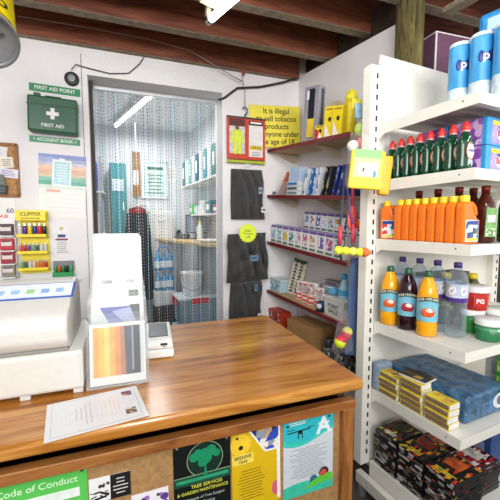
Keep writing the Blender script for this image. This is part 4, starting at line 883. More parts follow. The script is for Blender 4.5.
rollpack(G(.289, .319, SZ[0] + .001, 1), 'kitchen roll pack in the middle of the three on the top shelf', rp)
rollpack(G(.293, .413, SZ[0] + .001, 2), 'kitchen roll pack at the front edge of the top shelf', rp)
t = thing('blue_multipack', 'bright blue wrapped pack lying on top of the kitchen rolls', 'multipack', G(.44, .34, SZ[0] + .322, 10))
b = MB(); b.box((0, 0, .06), (.26, .2, .115), M('#2f95d8', .3, var=.12), .02); b.build('pack_body', t)
b = MB(); b.box((-.131, 0, .06), (.002, .12, .05), M('#bfe0f4', .4)); b.build('pack_label', t)
t = thing('plum_carton', 'plum-coloured carton with white edges showing above the back panel right of the post', 'carton', G(.70, -.2, 2.2525, -8))
b = MB(); b.box((0, 0, .15), (.26, .16, .3), M('#6f4a62', .5, var=.08), .003); b.build('carton_body', t)
b = MB()
for x in (-.129, .129):
    for y in (-.079, .079): b.box((x, y, .15), (.008, .008, .3), M('#efe9ee', .5))
for z in (.299,):
    b.box((0, -.079, z), (.26, .006, .006), M('#efe9ee', .5)); b.box((-.129, 0, z), (.006, .16, .006), M('#efe9ee', .5))
b.box((.05, -.0812, .13), (.06, .002, .06), M('#e7e2e6')); b.box((.1, -.0815, .12), (.04, .002, .06), RED); b.build('white_edging', t)

# --- second shelf: dish soap and laundry boxes
GB = M('#0b4028', .18, var=.1); GB2 = M('#1f8a4f', .3)
t = None
def soap(T, lb, first=None):
    if first is not None: return dup(first, T, lb)
    t = thing('dish_soap_bottle', lb, 'bottle', T, 'green dish soap bottles')
    b = MB(); b.lathe([(.028, 0), (.036, .004), (.038, .02), (.034, .06), (.037, .1), (.034, .125), (.02, .148), (.013, .156), (.013, .162)], GB, 28, Sc(1.12, .6, 1)); b.build('bottle_body', t)
    b = MB(); b.lathe([(.0155, .16), (.017, .164), (.0165, .178), (.009, .184), (.008, .194), (0, .196)], M('#e03a34', .35), 20); b.build('cap', t)
    b = MB(); b.lathe([(.013, .153), (.015, .157), (.014, .163)], M('#efb7b2', .4), 18); b.build('collar', t)
    b = MB(); b.ball((0, -.0205, .078), .028, M('#d8693f', .35), 18, sc_=(1, .1, 1.25)); b.ball((0, -.0217, .078), .0245, M('#f3f1ea', .35), 18, sc_=(1, .1, 1.25)); b.ball((0.003, -.022, .107), .008, M('#2f9a4e', .35), 10, sc_=(1, .2, .8)); b.text('FAIRY', .0165, Tr(0, -.0248, .078) @ FRONT, M('#20408f')); b.build('front_label', t)
    b = MB(); b.box((0, -.0215, .033), (.03, .001, .022), M('#bfe3cc', .4)); b.build('lower_label', t)
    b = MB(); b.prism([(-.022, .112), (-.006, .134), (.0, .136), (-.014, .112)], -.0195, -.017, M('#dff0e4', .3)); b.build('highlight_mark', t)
    return t
rowl = lambda i, n: 'backmost' if i == 0 else ('frontmost' if i == n - 1 else f'{ORD[n - 1 - i]} from the front')
s0_ = None
for i in range(8):
    T = G(.058, .028 + .0515 * i, SZ[1] + .0005, 4)
    s = soap(T, f'green dish soap bottle with a red cap, {rowl(i, 8)} in its row', s0_); s0_ = s0_ or s
LP = ['#8e4fb0', '#b27fd0', '#6a3a9a', '#d9b7e4', '#9a62c0', '#e6d2ee']
def laundry(T, lb, first=None):
    if first is not None: return dup(first, T, lb)
    t = thing('laundry_box', lb, 'box', T, 'purple and blue laundry boxes')
    b = MB(); b.box((0, 0, .055), (.2, .15, .108), M('#9a6cc4', .4, var=.1), .002); b.build('box_body', t)
    b = MB(); b.box((-.1008, 0, .055), (.0016, .146, .1), PR(LP, 26, .35)); b.box((0, 0, .1095), (.196, .146, .001), PR(LP, 26, .35)); b.build('side_print', t)
    b = MB(); b.box((0, -.0758, .055), (.2, .0016, .108), M('#39a0e0', .35)); b.box((.015, -.077, .053), (.16, .0016, .09), M('#b7a3d8', .4, var=.2, scale=30)); b.box((-.03, -.0782, .09), (.06, .001, .016), YEL); b.build('front_print', t)
    b = MB(); b.ball((.005, -.078, .05), .03, M('#eef0f8', .4), 14, sc_=(1.2, .06, .9)); b.ball((.0, -.0785, .072), .016, M('#3149a8', .4), 12, sc_=(1.1, .06, .7)); b.text('Bold', .036, Tr(.005, -.0806, .05) @ FRONT, M('#d0325a'), bold=.03); b.build('brand_mark', t)
    b = MB(); b.box((-.1015, -.068, .055), (.0016, .014, .108), M('#39a0e0', .35)); b.build('corner_stripe', t)
    return t
l0 = laundry(G(.245, .335, SZ[1] + .0005, 2), 'purple laundry box with a blue front edge, lower front one of the pile')
laundry(G(.245, .335, SZ[1] + .1115, 2), 'purple laundry box with a blue front edge, upper front one of the pile', l0)
laundry(G(.245, .17, SZ[1] + .0005, 1), 'purple laundry box low in the pile, directly behind the front pair', l0)
laundry(G(.245, .17, SZ[1] + .1115, 1), 'purple laundry box high in the pile, directly behind the front pair', l0)
laundry(G(.46, .335, SZ[1] + .0005, 2), 'purple laundry box low at the far side of the front pair', l0)
laundry(G(.46, .335, SZ[1] + .1115, 2), 'purple laundry box high at the far side of the front pair', l0)

# --- third shelf: orange bottles and brown bottles
OR = M('#f47a14', .35, var=.05)
def drain(T, lb, first=None):
    if first is not None: return dup(first, T, lb)
    t = thing('orange_bottle', lb, 'bottle', T, 'orange flat bottles with yellow caps')
    b = MB(); b.prism([(-.046, 0), (.046, 0), (.05, .008), (.05, .085), (.034, .105), (.012, .125), (.006, .15), (-.006, .166), (-.038, .166), (-.05, .148), (-.05, .008)], -.019, .019, OR, 'y', .008)
    b.tube([(-.008, 0, .158), (.018, 0, .158), (.037, 0, .143), (.045, 0, .118), (.044, 0, .08)], .0115, OR, 10); b.build('bottle_body', t)
    b = MB(); b.lathe([(.0175, .164), (.018, .168), (.018, .188), (.016, .19), (0, .19)], M('#f4d02a', .35), 20, Tr(-.022, 0, 0)); b.build('cap', t)
    for s in (-1, 1):
        b = MB(); b.box((.003, s * .0192, .052), (.082, .001, .085), M('#d7e3ef', .35)); b.box((.003, s * .0197, .052), (.078, .0008, .08), PR(['#2e5fa8', '#dfe8ef', '#d8372f', '#2f8f5a', '#e9edf0', '#2a3f7a'], 60)); b.box((.003, s * .0201, .083), (.07, .0008, .014), M('#27489a', .4)); b.box((.003, s * .0201, .018), (.07, .0008, .009), YEL); b.build('label', t)
    return t
o0 = drain(G(.056, .037, SZ[2] + .0005, -66), 'orange bottle turned sideways beside the slotted upright with its label showing')
for i in range(8):
    drain(G(.058, .112 + .0428 * i, SZ[2] + .0005, 0), f'orange bottle with a yellow cap, {rowl(i, 8)} in its row', o0)
BRN = CLEAR('#7a2a12', .62, .08, 'brown_glass')
BRNs = M('#4a160c', .15, var=.15)
def brown(T, lb, first=None):
    if first is not None: return dup(first, T, lb)
    t = thing('brown_bottle', lb, 'bottle', T, 'dark brown bottles on the third shelf')
    b = MB(); b.lathe([(.034, 0), (.038, .005), (.038, .14), (.034, .165), (.016, .2), (.014, .222)], BRNs, 22); b.build('bottle_body', t)
    b = MB(); b.lathe([(.0165, .215), (.0165, .238), (0, .24)], M('#7a1c14', .35), 16); b.build('cap', t)
    b = MB(); b.prism([(-.026, .025), (.026, .025), (.022, .145), (-.022, .145)], -.0395, -.0375, M('#7fae6a', .45, var=.15, scale=60)); b.box((0, -.0398, .1), (.034, .001, .03), M('#d9d3ea', .4)); b.box((0, -.0398, .045), (.04, .001, .03), PR(['#e9e7dc', '#5f8f4a', '#c9d8b4'], 110)); b.build('label', t)
    return t
bp_ = [(.215, .385), (.17, .1), (.17, .2), (.17, .3), (.27, .30), (.36, .40)]
bl_ = ['nearest the front edge with its green label showing', 'backmost behind the orange row', 'third back behind the orange row', 'second back behind the orange row', 'directly behind the front one', 'second along the front edge']
b0 = None
for (u, v), n_ in zip(bp_, bl_):
    k = brown(G(u, v, SZ[2] + .0005, -22), 'dark brown bottle, ' + n_, b0); b0 = b0 or k
t = thing('green_bottle', 'bright green bottle at the frame edge beside the brown bottles', 'bottle', G(.355, .305, SZ[2] + .0005))
b = MB(); b.lathe([(.04, 0), (.045, .006), (.045, .08), (.035, .11), (.018, .135), (.016, .15)], M('#1f9a55', .25, var=.15), 22); b.build('bottle_body', t)
b = MB(); b.lathe([(.019, .146), (.019, .17), (0, .172)], M('#6b6f86', .4), 16); b.build('cap', t)
b = MB(); b.lathe([(.0455, .02), (.0455, .07)], M('#52c07c', .4, var=.2, scale=50), 22, cap=False); b.build('label', t)

# --- fourth shelf: squash, water, tubs
def squash(T, lb, col, lab, fr, capc='#1d5a3a'):
    t = thing('squash_bottle', lb, 'bottle', T, 'squash bottles on the fourth shelf')
    b = MB(); b.lathe([(.036, 0), (.043, .006), (.043, .055), (.0415, .065), (.043, .075), (.0435, .16), (.042, .19), (.033, .228), (.019, .257), (.0145, .268)], M(col, .12, var=.04), 28); b.build('bottle_body', t)
    b = MB(); b.lathe([(.0165, .262), (.017, .266), (.0165, .287), (.014, .29), (0, .29)], M(capc, .35), 20); b.build('cap', t)
    b = MB(); b.lathe([(.0443, .068), (.0443, .168)], M('#7cc4d8', .35, var=.08, scale=30), 28, cap=False); b.build('label', t)
    b = MB(); L_ = Rz(-48)       # label front faces the aisle
    b.ball((0, -.041, .11), .027, M(fr, .4, var=.2, scale=90), 16, L_, (1, .2, .9)); b.ball((.004, -.0445, .118), .013, M('#f6e9dc', .4), 12, L_, (1.2, .2, .8))
    b.build('fruit_picture', t)
    b = MB()
    for i in range(9):
        a = -64 + 16 * i; z = .16 + .011 * math.cos(R(a) * 1.3)
        b.box((0, -.0447, z), (.013, .001, .018), M('#1f3a2c', .4), T=L_ @ Rz(a * .85))
        b.text('ROBINSONS'[i], .0145, L_ @ Rz(a * .85) @ Tr(0, -.0454, z) @ FRONT, M('#f2efd8'), bold=.02)
    b.build('name_band', t)
    return t
squash(G(.046, .052, SZ[3] + .0005), 'orange squash bottle standing nearest the slotted upright', '#f7ab12', 0, '#e8602a')
squash(G(.06, .146, SZ[3] + .0005), 'dark purple squash bottle between the two orange ones', '#2a0f1c', 0, '#b0283a')
squash(G(.062, .25, SZ[3] + .0005), 'orange squash bottle nearest the front of the fourth shelf', '#f7ab12', 0, '#e8602a')
WCL = CLEAR('#e6eef4', .07, .05, 'water_plastic', .4)
def water(T, lb, first=None):
    if first is not None: return dup(first, T, lb)
    t = thing('water_bottle', lb, 'bottle', T, 'clear water bottles with purple caps')
    pr = [(.036, 0), (.043, .008)] + [(.043 - .0025 * (i % 2), .02 + .011 * i) for i in range(12)] + [(.0435, .155), (.0435, .24), (.04, .262), (.028, .288), (.016, .3), (.014, .312)]
    b = MB(); b.lathe(pr, WCL, 26); b.build('bottle_body', t)
    b = MB(); b.lathe([(.017, .306), (.017, .328), (.015, .33), (0, .33)], M('#4b3a86', .35), 18); b.build('cap', t)
    b = MB(); b.lathe([(.0442, .158), (.0442, .178)], M('#4a2f86', .35), 26, cap=False); b.lathe([(.0442, .178), (.0442, .238)], M('#c4cfe2', .35, var=.18, scale=35), 26, cap=False); b.build('label', t)
    b = MB()
    for a in (-80, -20, 40): b.ball((0, -.044, .208), .017, M('#eef1f8', .4), 12, Rz(a), (1, .08, 1.2)); b.prism([(-.008, .212), (-.003, .2), (.01, .222), (-.003, .207)], -.0462, -.0452, M('#5a4a9a', .4), T=Rz(a))
    b.build('label_mark', t)
    return t
w0 = water(G(.165, .315, SZ[3] + .0005), 'water bottle with a purple cap nearest the front of the fourth shelf')
water(G(.165, .218, SZ[3] + .0005), 'water bottle with a purple cap, second from the front', w0)
water(G(.162, .125, SZ[3] + .0005), 'water bottle with a purple cap, third from the front', w0)
water(G(.15, .034, SZ[3] + .0005), 'water bottle with a purple cap against the back panel', w0)
def tub(T, lb, body, lid, inks, txt=None, tcol='#ffffff', h=.085, r=.05):
    t = thing('food_tub', lb, 'tub', T, 'round tubs on the fourth shelf')
    b = MB(); b.lathe([(r * .86, 0), (r * .9, .003), (r, h), (0, h)], M(body, .35, var=.12, scale=30), 28); b.build('tub_body', t)
    b = MB(); b.lathe([(r * 1.03, h - .004), (r * 1.06, h), (r * 1.06, h + .02), (r * 1.0, h + .024), (0, h + .022)], M(lid, .35), 28); b.build('lid', t)
    b = MB(); b.lathe([(r * .905, .012), (r * .985, h - .012)], PR(inks, 40, .4), 28, cap=False); b.build('label', t)
    if txt:
        b = MB(); LB = Rz(-38)
        b.box((0, -r * .985, h * .5), (r * 1.0, .004, h * .5), M(body, .35), T=LB); b.text(txt, .026, LB @ Tr(0, -r * .985 - .0026, h * .52) @ FRONT, M(tcol), bold=.03); b.build('lettering', t)
    return t
tub(G(.25, .408, SZ[3] + .0005), 'green tub with a white lid at the front of the fourth shelf', '#2f7f4f', '#eef0ee', ['#2f7f4f', '#7fb894', '#1f5a38', '#d8e6da', '#4a9a68'], None, h=.07, r=.052)
tub(G(.295, .305, SZ[3] + .0005), 'yellow and green tub with a white lid below the red tub', '#3f9a45', '#f1f1ec', ['#f0cf2a', '#3f9a45', '#f2e07a', '#2f7a38'], 'IT', '#1c1c1c', h=.085, r=.05)
tub(G(.293, .318, SZ[3] + .1105), 'red tub with a white lid stacked on the yellow and green one', '#c02a22', '#f3eeee', ['#c02a22', '#7a2018', '#efe0d8', '#a8241e'], 'PG', '#ffffff', h=.085, r=.056)
tub(G(.40, .35, SZ[3] + .0005), 'pale green tub at the frame edge behind the green tub', '#5aa86a', '#e9f1ea', ['#5aa86a', '#cfe6d2', '#3a8a4a'], None, h=.085, r=.05)
def jar(T, lb):
    t = thing('sauce_bottle', lb, 'bottle', T, 'dark bottles with yellow caps')
    b = MB(); b.lathe([(.036, 0), (.04, .005), (.04, .17), (.034, .2), (.02, .225), (.018, .235)], M('#4a4a22', .2, var=.25, scale=25), 22); b.build('bottle_body', t)
    b = MB(); b.lathe([(.021, .23), (.021, .255), (0, .257)], M('#ead33a', .35), 18); b.build('cap', t)
    b = MB(); b.lathe([(.0408, .05), (.0408, .14)], PR(['#6a6a2a', '#d8cf8a', '#3f4a1c', '#a83a22'], 40), 22, cap=False); b.build('label', t)
jar(G(.30, .17, SZ[3] + .0005), 'dark bottle with a yellow cap behind the red tub')
jar(G(.40, .24, SZ[3] + .0005), 'dark bottle with a yellow cap at the frame edge, behind the pale green tub')
t = thing('grey_carton', 'dull grey-brown carton at the back of the fourth shelf', 'carton', G(.42, .07, SZ[3] + .0005))
b = MB(); b.box((0, 0, .12), (.3, .1, .24), M('#5a5650', .6, var=.15), .003); b.build('carton_body', t)
b = MB(); b.box((-.02, -.051, .14), (.2, .002, .12), PR(['#6b675e', '#8a6a3a', '#4a4a4c', '#9a9488'], 20)); b.build('carton_print', t)

# --- fifth shelf: match boxes, blue pack
def matches(T, lb, first=None):
    if first is not None: return dup(first, T, lb)
    t = thing('match_box', lb, 'match box', T, 'yellow match boxes on the fifth shelf')
    b = MB(); b.box((0, 0, .0135), (.068, .112, .0265), M('#e8d23c', .5, var=.08), .0008); b.build('sleeve', t)
    b = MB(); b.box((-.0345, 0, .0135), (.001, .104, .0185), M('#8a6f5c', .8, var=.12)); b.build('striking_strip', t)
    b = MB(); b.box((0, -.0562, .0135), (.064, .0012, .022), M('#eeece6', .6)); b.build('tray_end', t)
    b = MB(); b.box((0, 0, .0272), (.05, .09, .0006), PR(['#e8d23c', '#efe07a', '#d9a83a', '#8a6a3a'], 40)); b.build('top_print', t)
    return t
m0 = None
for ci, (v, n, wh) in enumerate(((.09, 4, 'nearest the slotted upright'), (.222, 5, 'middle'), (.352, 4, 'frontmost'))):
    for i in range(n):
        k = matches(G(.043 + .004 * math.sin(i * 2.3 + ci), v, SZ[4] + .0005 + .028 * i, 1.5 * math.sin(i * 1.7 + ci)), f'yellow match box, {"lowest" if i == 0 else "topmost" if i == n - 1 else ORD[i] + " from the bottom"} of the pile {"that is " if ci else ""}{wh}', m0); m0 = m0 or k
t = thing('dark_booklet', 'dark booklet lying on the middle pile of match boxes', 'booklet', G(.06, .215, SZ[4] + .1415, 8))
b = MB(); b.box((0, 0, .005), (.09, .13, .01), M('#e9e6df', .6), .0005); b.build('page_block', t)
b = MB(); b.box((0, 0, .0106), (.093, .132, .0012), PR(['#23262e', '#2f3338', '#c9a23a', '#1a1c22', '#5a4a2c'], 30)); b.build('cover', t)
WR = M('#4c769e', .22, var=.32, scale=15, bump=1.0)
t = thing('blue_wrapped_pack', 'large blue shrink-wrapped pack with a white oval beside the match boxes', 'multipack', G(.265, .225, SZ[4] + .0005, 0))
b = MB()
b.box((0, .02, .062), (.30, .42, .122), WR, .015, seg=3); b.build('wrapped_body', t)
b = MB(); b.lathe([(.045, .001), (.0, .002)], M('#eef1f4', .35), 24, Tr(.09, -.1905, .062) @ Rx(90) @ Sc(1.2, .8, 1)); b.lathe([(.022, .003), (0, .004)], M('#6b7a8a', .4), 16, Tr(.085, -.1905, .064) @ Rx(90)); b.build('white_oval', t)
t = thing('film_sheet', 'pale blue folded film lying behind the match boxes', 'film', G(.055, .012, SZ[4] + .0005))
b = MB(); b.box((0, .0, .07), (.1, .05, .14), M('#8a9fb5', .35, var=.2), .01); b.build('film_fold', t)
b = MB(); b.box((0, -.0255, .07), (.08, .001, .05), M('#c9d4de', .4)); b.build('film_label', t)
t = thing('green_packet', 'green and yellow packet behind the blue wrapped pack', 'packet', G(.44, .40, SZ[4] + .0005, -6))
b = MB(); b.box((0, 0, .12), (.03, .1, .24), M('#4fae3a', .4, var=.1), .004); b.build('packet_body', t)
b = MB(); b.box((-.0158, 0, .15), (.0014, .08, .12), PR(['#1f8a3f', '#c9d83a', '#4fae3a', '#e9e9a0'], 40)); b.build('packet_print', t)
t = thing('white_carton', 'white carton at the frame edge on the fifth shelf', 'carton', G(.52, .36, SZ[4] + .0005))
b = MB(); b.box((0, 0, .13), (.1, .16, .26), M('#dcdcdf', .5, var=.08), .003); b.build('carton_body', t)
b = MB(); b.box((-.051, 0, .15), (.002, .1, .06), M('#b5b3c0', .5)); b.build('carton_label', t)

# --- base tray: stacks of disc cases
DV = [['#14161a', '#2a2d33', '#c9a22a', '#1d1f24', '#a8321f', '#0f1013'], ['#101114', '#d0402a', '#1a1c20', '#e08a2a', '#2b1a18', '#121316'], ['#141619', '#b8b83a', '#23262a', '#101215', '#8a2a22', '#3a3d2a']]
def disc(T, lb, pi, first=None, grp='black disc cases'):
    if first is not None: return dup(first, T, lb)
    t = thing('disc_case', lb, 'disc case', T, grp)
    b = MB(); b.box((0, 0, .0073), (.19, .134, .0145), M('#121315', .3, var=.05), .001); b.build('case_shell', t)
    b = MB(); b.box((.0, 0, .0150), (.184, .128, .0006), PR(DV[pi], 55, .25, (.7, 1.6, 1))); b.build('cover_sheet', t)
    b = MB(); b.lines(2, .1, .03, Tr(-.062, 0, .0155) @ Rz(-90), M(('#c9b52a', '#b8bd3a', '#d8d4c8', '#e6e2dc')[pi], .4), pi, .4, .5); b.build('title_print', t)
    b = MB(); b.box((.03, .01, .0154), (.07, .075, .0004), M(('#8a2a1c', '#d0602a', '#3a3f2a', '#d8d2cc')[pi], .3, var=.4, scale=40)); b.build('cover_picture', t)
    b = MB(); b.box((-.0954, 0, .0073), (.0006, .128, .0115), PR(['#2a2b2e', '#9a9a98', '#1b1c1f', '#6b5a58', '#c2c0bc', '#141518'], 34, .3)); b.build('spine_label', t)
    b = MB(); b.box((0, -.0673, .0073), (.18, .0006, .003), M('#3a3b3e', .4)); b.build('opening_edge', t)
    return t
dc = {}
for ci, (v, n, wh) in enumerate(((.085, 12, 'nearest the slotted upright'), (.232, 12, 'in the middle'), (.38, 12, 'nearest the aisle'))):
    for i in range(n):
        pi = (i + ci) % 3
        k = disc(G(.108 + .004 * math.sin(i * 1.9 + ci), v + .003 * math.sin(i * 2.7 + ci), BASEZ + .0005 + .0156 * i, 1.2 * math.sin(i * 1.3 + ci * 2)), f'black disc case, {"topmost" if i == n - 1 else "lowest" if i == 0 else ORD[n - 1 - i] + " from the top"} of the stack {wh}', pi, dc.get(pi)); dc.setdefault(pi, k)
RD = [['#b01f24', '#8a1418', '#e9e4e0', '#2a1012', '#c93a34']]
DV.append(RD[0])
r0 = None
for i in range(9):
    T = G(.32 + .006 * math.sin(i * 2.1), .335 + .004 * math.sin(i * 1.3), BASEZ + .0005 + .0156 * i, 3 * math.sin(i * 1.1))
    lb = f'red disc case, {"topmost" if i == 8 else "lowest" if i == 0 else ORD[8 - i] + " from the top"} of the red stack'
    if r0 is None:
        r0 = disc(T, lb, 3, None, 'red disc cases')
    else: dup(r0, T, lb)
for i in range(6):
    disc(G(.305 + .004 * math.sin(i), .13 + .003 * math.sin(i * 2), BASEZ + .0005 + .0156 * i, 2 * math.sin(i * 1.7)), f'black disc case, {"topmost" if i == 5 else "lowest" if i == 0 else ORD[5 - i] + " from the top"} of the inner stack by the back panel', 1, dc[1])
t = thing('blue_case_box', 'dark blue box at the back of the base tray near the frame edge', 'box', G(.5, .25, BASEZ + .0005))
b = MB(); b.box((0, 0, .11), (.14, .2, .22), M('#2a4f8f', .4, var=.15), .004); b.build('box_body', t)
b = MB(); b.box((-.0708, 0, .12), (.0016, .14, .1), M('#8fa6c9', .4)); b.build('box_label', t)

# ------------------------------------------------------------------ goods hanging beside the slotted upright
NET = M('#2a5a4a', .6)
t = thing('ball_net', 'clear net of pale green, pink and green balls hanging high beside the slotted upright', 'ball net', Tr(1.165, 1.5, 1.93))
for i, (z, c, dx) in enumerate(((.0, '#c9e87a', .0), (-.072, '#f0706a', .012), (-.085, '#e6eee6', -.035), (-.135, '#9fdc8a', -.015))):
    b = MB(); b.ball((dx, .0 if i != 2 else .02, z), .036 - .005 * (i > 1), M(c, .5, var=.08), 18); b.build('ball', t)
b = MB(); b.box((-.005, 0, .09), (.075, .012, .075), M('#9fc3d8', .4, var=.2, scale=30), .003); b.box((0.0, .02, .13), (.09, .01, .05), M('#f0e43a', .4), .003); b.build('header_card', t)
b = MB(); b.tube([(.03, 0, .11), (.035, 0, .13), (.045, 0, .16), (.042, .01, .27)], .004, INK, 6); b.build('hook_wire', t)
t = thing('duster_pack', 'bright yellow pack of dusters with a green card hanging over the slotted upright', 'duster pack', Tr(1.02, 1.27, 1.69) @ Rz(-24) @ Ry(5) @ Sc(.9, .9, .9))
b = MB(); b.box((0, 0, -.01), (.165, .035, .19), M('#f7d80e', .55, var=.06), .01); b.box((.095, .012, -.03), (.05, .06, .19), M('#f2b51c', .55, var=.1), .01); b.build('folded_dusters', t)
b = MB(); b.box((-.005, -.0195, .015), (.13, .002, .13), M('#cfe58a', .45, var=.1, scale=20)); b.box((-.005, -.0205, .065), (.13, .002, .04), M('#7fd66a', .45)); b.box((.0, -.021, -.01), (.09, .001, .06), M('#eef0d8', .5)); b.box((-.02, -.0222, -.012), (.01, .001, .018), INK); b.box((.035, -.0222, -.03), (.014, .001, .03), M('#3f8fb0')); b.build('green_card', t)
b = MB(); b.box((0, .0, .03), (.19, .05, .27), CLEAR('#ffffff', .03, .1, 'bag_film', .15), .012); b.build('clear_bag', t)
t = thing('tennis_ball_net', 'net tube of yellow balls with an orange end lying across the hanging cords', 'ball net', Tr(1.0, 1.355, 1.315) @ Rz(-30) @ Sc(.82, .82, .82))
for i in range(4):
    b = MB(); b.ball((-.06 + .04 * i, 0, -.003 * i), .026, M('#e3f040' if i != 2 else '#f2ec6a', .6, var=.08), 16); b.build('ball', t)
b = MB(); b.lathe([(.026, 0), (.028, .02), (.01, .045), (0, .05)], M('#ef7a3a', .5), 16, Tr(.075, 0, -.01) @ Ry(90)); b.build('orange_end', t)
b = MB(); b.tube([(-.03, 0, .02), (-.02, .03, .12), (-.01, .06, .2)], .003, INK, 6); b.build('hanging_loop', t)
t = thing('skipping_rope', 'dark grey skipping rope hanging from the duster pack height to the ball tube', 'rope', Tr(1.07, 1.5, 1.3))
b = MB(); b.tube([(0, 0, .42), (-.005, 0, .3), (-.02, 0, .15), (-.025, 0, .02), (-.01, 0, -.05)], .006, M('#3d4a52', .5), 7); b.tube([(0, 0, .42), (.04, 0, .2), (.075, 0, .06)], .005, M('#7a5aa0', .5), 7); b.build('cord', t)
for x, z in ((-.02, .08), (.06, .09)):
    b = MB(); b.lathe([(.009, -.05), (.012, 0), (.009, .05)], M('#d8475a', .4), 12, Tr(x, 0, z)); b.build('handle', t)
t = thing('toy_bat_set', 'red and pink plastic bat set with an orange ball hanging behind the cords', 'toy', Tr(1.16, 1.53, 1.44))
b = MB(); b.lathe([(.0, -.0), (.05, .0), (.055, .008), (.05, .014), (0, .014)], M('#e8635f', .4), 20, Tr(-.02, 0, .03) @ Rx(90) @ Sc(.6, 1.3, 1)); b.build('bat', t)
b = MB(); b.ball((.015, -.03, -.005), .026, M('#f06a22', .45), 16); b.build('orange_ball', t)
b = MB(); b.tube([(-.02, -.007, .09), (-.02, -.007, .2)], .008, M('#d83f6a', .4), 8); b.build('handle', t)
t = thing('blue_film_bag', 'long blue clear plastic bag hanging beside the slotted upright down to counter level', 'bag', Tr(1.17, 1.53, .72))
def bag(u, v):
    a = u * 2 * PI; z = .52 * v; w = .045 * (1 - .5 * v ** 2) + .006 * math.sin(3 * a + 7 * v)
    return (w * math.cos(a), .5 * w * math.sin(a), z)
b = MB(); b.grid(bag, 24, 14, CLEAR('#7f9fd0', .45, .1, 'blue_film')); b.build('bag_film', t)
b = MB(); b.lathe([(.012, -.18), (.02, -.1), (.016, .3)], M('#3f5a9a', .35, var=.25), 12, Tr(.004, 0, .2)); b.build('folded_core', t)
b = MB(); b.box((0, 0, .52), (.05, .012, .03), M('#4a4f9a', .4), .003); b.build('header', t)
t = thing('bat_ball_bag', 'clear bag with two red and yellow balls hanging just above the counter edge', 'ball bag', Tr(1.068, 1.482, .82))
for x, c, d_ in ((-.026, '#dff02a', '#d8324a'), (.03, '#d8284a', '#e9ef6a')):
    b = MB(); b.ball((x, (.012 if x > 0 else -.012), .03 if x > 0 else 0), .031, M(c, .5, var=.08), 18); bo = b.build('ball', t)
    b = MB(); b.ball((x + .004, (.01 if x > 0 else -.014), .042 if x > 0 else .012), .028, M(d_, .5), 16); b.build('ball_panel', bo)
def bag2(u, v):
    a = u * 2 * PI; w = .062 * (1 - .75 * v ** 1.3) ; z = -.05 + .22 * v
    return (w * math.cos(a), .55 * w * math.sin(a), z)
b = MB(); b.grid(bag2, 26, 10, CLEAR('#f4eef2', .05, .08, 'ball_bag', .2)); b.build('clear_bag', t)
# ------------------------------------------------------------------ ceiling lamp, hanging tub
t = thing('fluorescent_lamp', 'lit white fluorescent tube lamp slung under the dark joists', 'lamp', Tr(.47, 1.9, 2.55) @ Rz(18))
b = MB(); b.box((-.03, -.66, .075), (.1, 1.3, .05), M('#d8cfae', .5), .006); b.build('lamp_batten', t)
b = MB(); b.tube([(.0, .0, .0), (.0, -1.28, .0)], .019, EM('#fdfdff', 12), 14); b.build('lamp_tube', t)
for y in (.012, -1.29):
    b = MB(); b.tube([(0, y - .015, 0), (0, y + .02, 0)], .021, CHROME, 14); b.box((-.01, y, .04), (.03, .02, .06), M('#8f8a78', .5), .003); b.build('tube_holder', t)
    b = MB(); b.tube([(-.03, y * .8 - .05, .1), (-.03, y * .8 - .05, .41)], .004, CHROME, 6); b.build('hanger_rod', t)
AX = Vector((-.16, .58, .8)).normalized(); 
q = AX.to_track_quat('Z', 'Y').to_matrix().to_4x4()
t = thing('yellow_tub', 'yellow metal tub with black lettering and a grey rim hanging at the upper left', 'tub', Tr(-.43, 1.42, 2.06) @ q)
b = MB(); b.lathe([(.1, .012), (.1, .4), (.094, .41), (0, .41)], M('#efd90f', .35, var=.05), 40, cap=False); b.lathe([(.095, .03), (.0, .03)], M('#8f9092', .45, .2), 40, cap=False); b.lathe([(.095, .03), (.095, .012)], M('#7b7c7e', .45, .2), 40, cap=False); b.build('tub_body', t)
b = MB(); b.lathe([(.1, .0), (.106, -.004), (.108, .006), (.104, .016), (.095, .014), (.094, .002), (.1, .0)], M('#8d9092', .35, .6), 40, cap=False); b.build('rim', t)
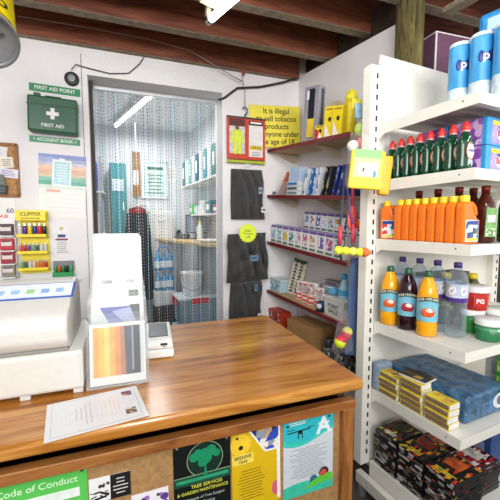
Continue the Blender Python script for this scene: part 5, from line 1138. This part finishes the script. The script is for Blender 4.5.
b = MB(); b.tube([(-.06, .02, .024), (.0, .0, .02), (.05, -.03, .024)], .004, M('#6a6b6d', .4, .5), 6); b.build('end_seam', t)
b = MB()
for k in range(-3, 12):
    a = k * 24 - 90
    T = Rz(a) @ Tr(.1008, 0, .1) @ Rz(90) @ Rx(90)
    b.text('GOLD OLD GOLD O'[k + 3], .06, T @ Rz(0), INK, bold=.03)
b.lathe([(.1006, .03), (.1006, .036)], INK, 40, cap=False); b.build('lettering', t)
b = MB(); b.tube([(-.1, 0, .38), (-.05, .06, .5), (0, .09, .62), (.05, .06, .5), (.1, 0, .38)], .004, CHROME, 6); b.build('hanging_wire', t)

# ------------------------------------------------------------------ camera, light
cd = bpy.data.cameras.new('camera'); cam = bpy.data.objects.new('camera', cd); COL.objects.link(cam)
cd.sensor_width = 36; cd.lens = 340 / 500 * 36; cd.clip_start = .02
cam.location = (0, 0, CAMZ); cam.rotation_euler = (R(90 - 4.7079), 0, R(-20.1232))
sc.camera = cam
sc.cycles.transparent_max_bounces = 32
w = bpy.data.worlds.new('daylight'); sc.world = w; w.use_nodes = True
bg = w.node_tree.nodes['Background']; bg.inputs[0].default_value = (1, .99, .97, 1); bg.inputs[1].default_value = 1.0
def area(name, loc, rot, sx, sy, e, col=(1, 1, 1)):
    l = bpy.data.lights.new(name, 'AREA'); l.shape = 'RECTANGLE'; l.size = sx; l.size_y = sy; l.energy = e; l.color = col
    o = bpy.data.objects.new(name, l); COL.objects.link(o); o.location = loc; o.rotation_euler = tuple(R(a) for a in rot); return o
area('front_fill_light', (-1.0, -5.2, 2.5), (86, 0, -10), 4.5, 2.2, 300, (1, .985, .96))  # added fill from behind the camera, not a real window
area('overhead_fill_light', (.1, -.4, 2.7), (0, 0, 0), .3, 1.4, 24)  # added overhead fill out of view, no fitting belongs to it
area('back_room_light', (.2, 4.0, 2.66), (0, 0, 0), .5, 1.6, 17)
vs = sc.view_settings; vs.view_transform = 'Standard'; vs.look = 'None'; vs.exposure = .55; vs.gamma = 1.0; vs.use_curve_mapping = False
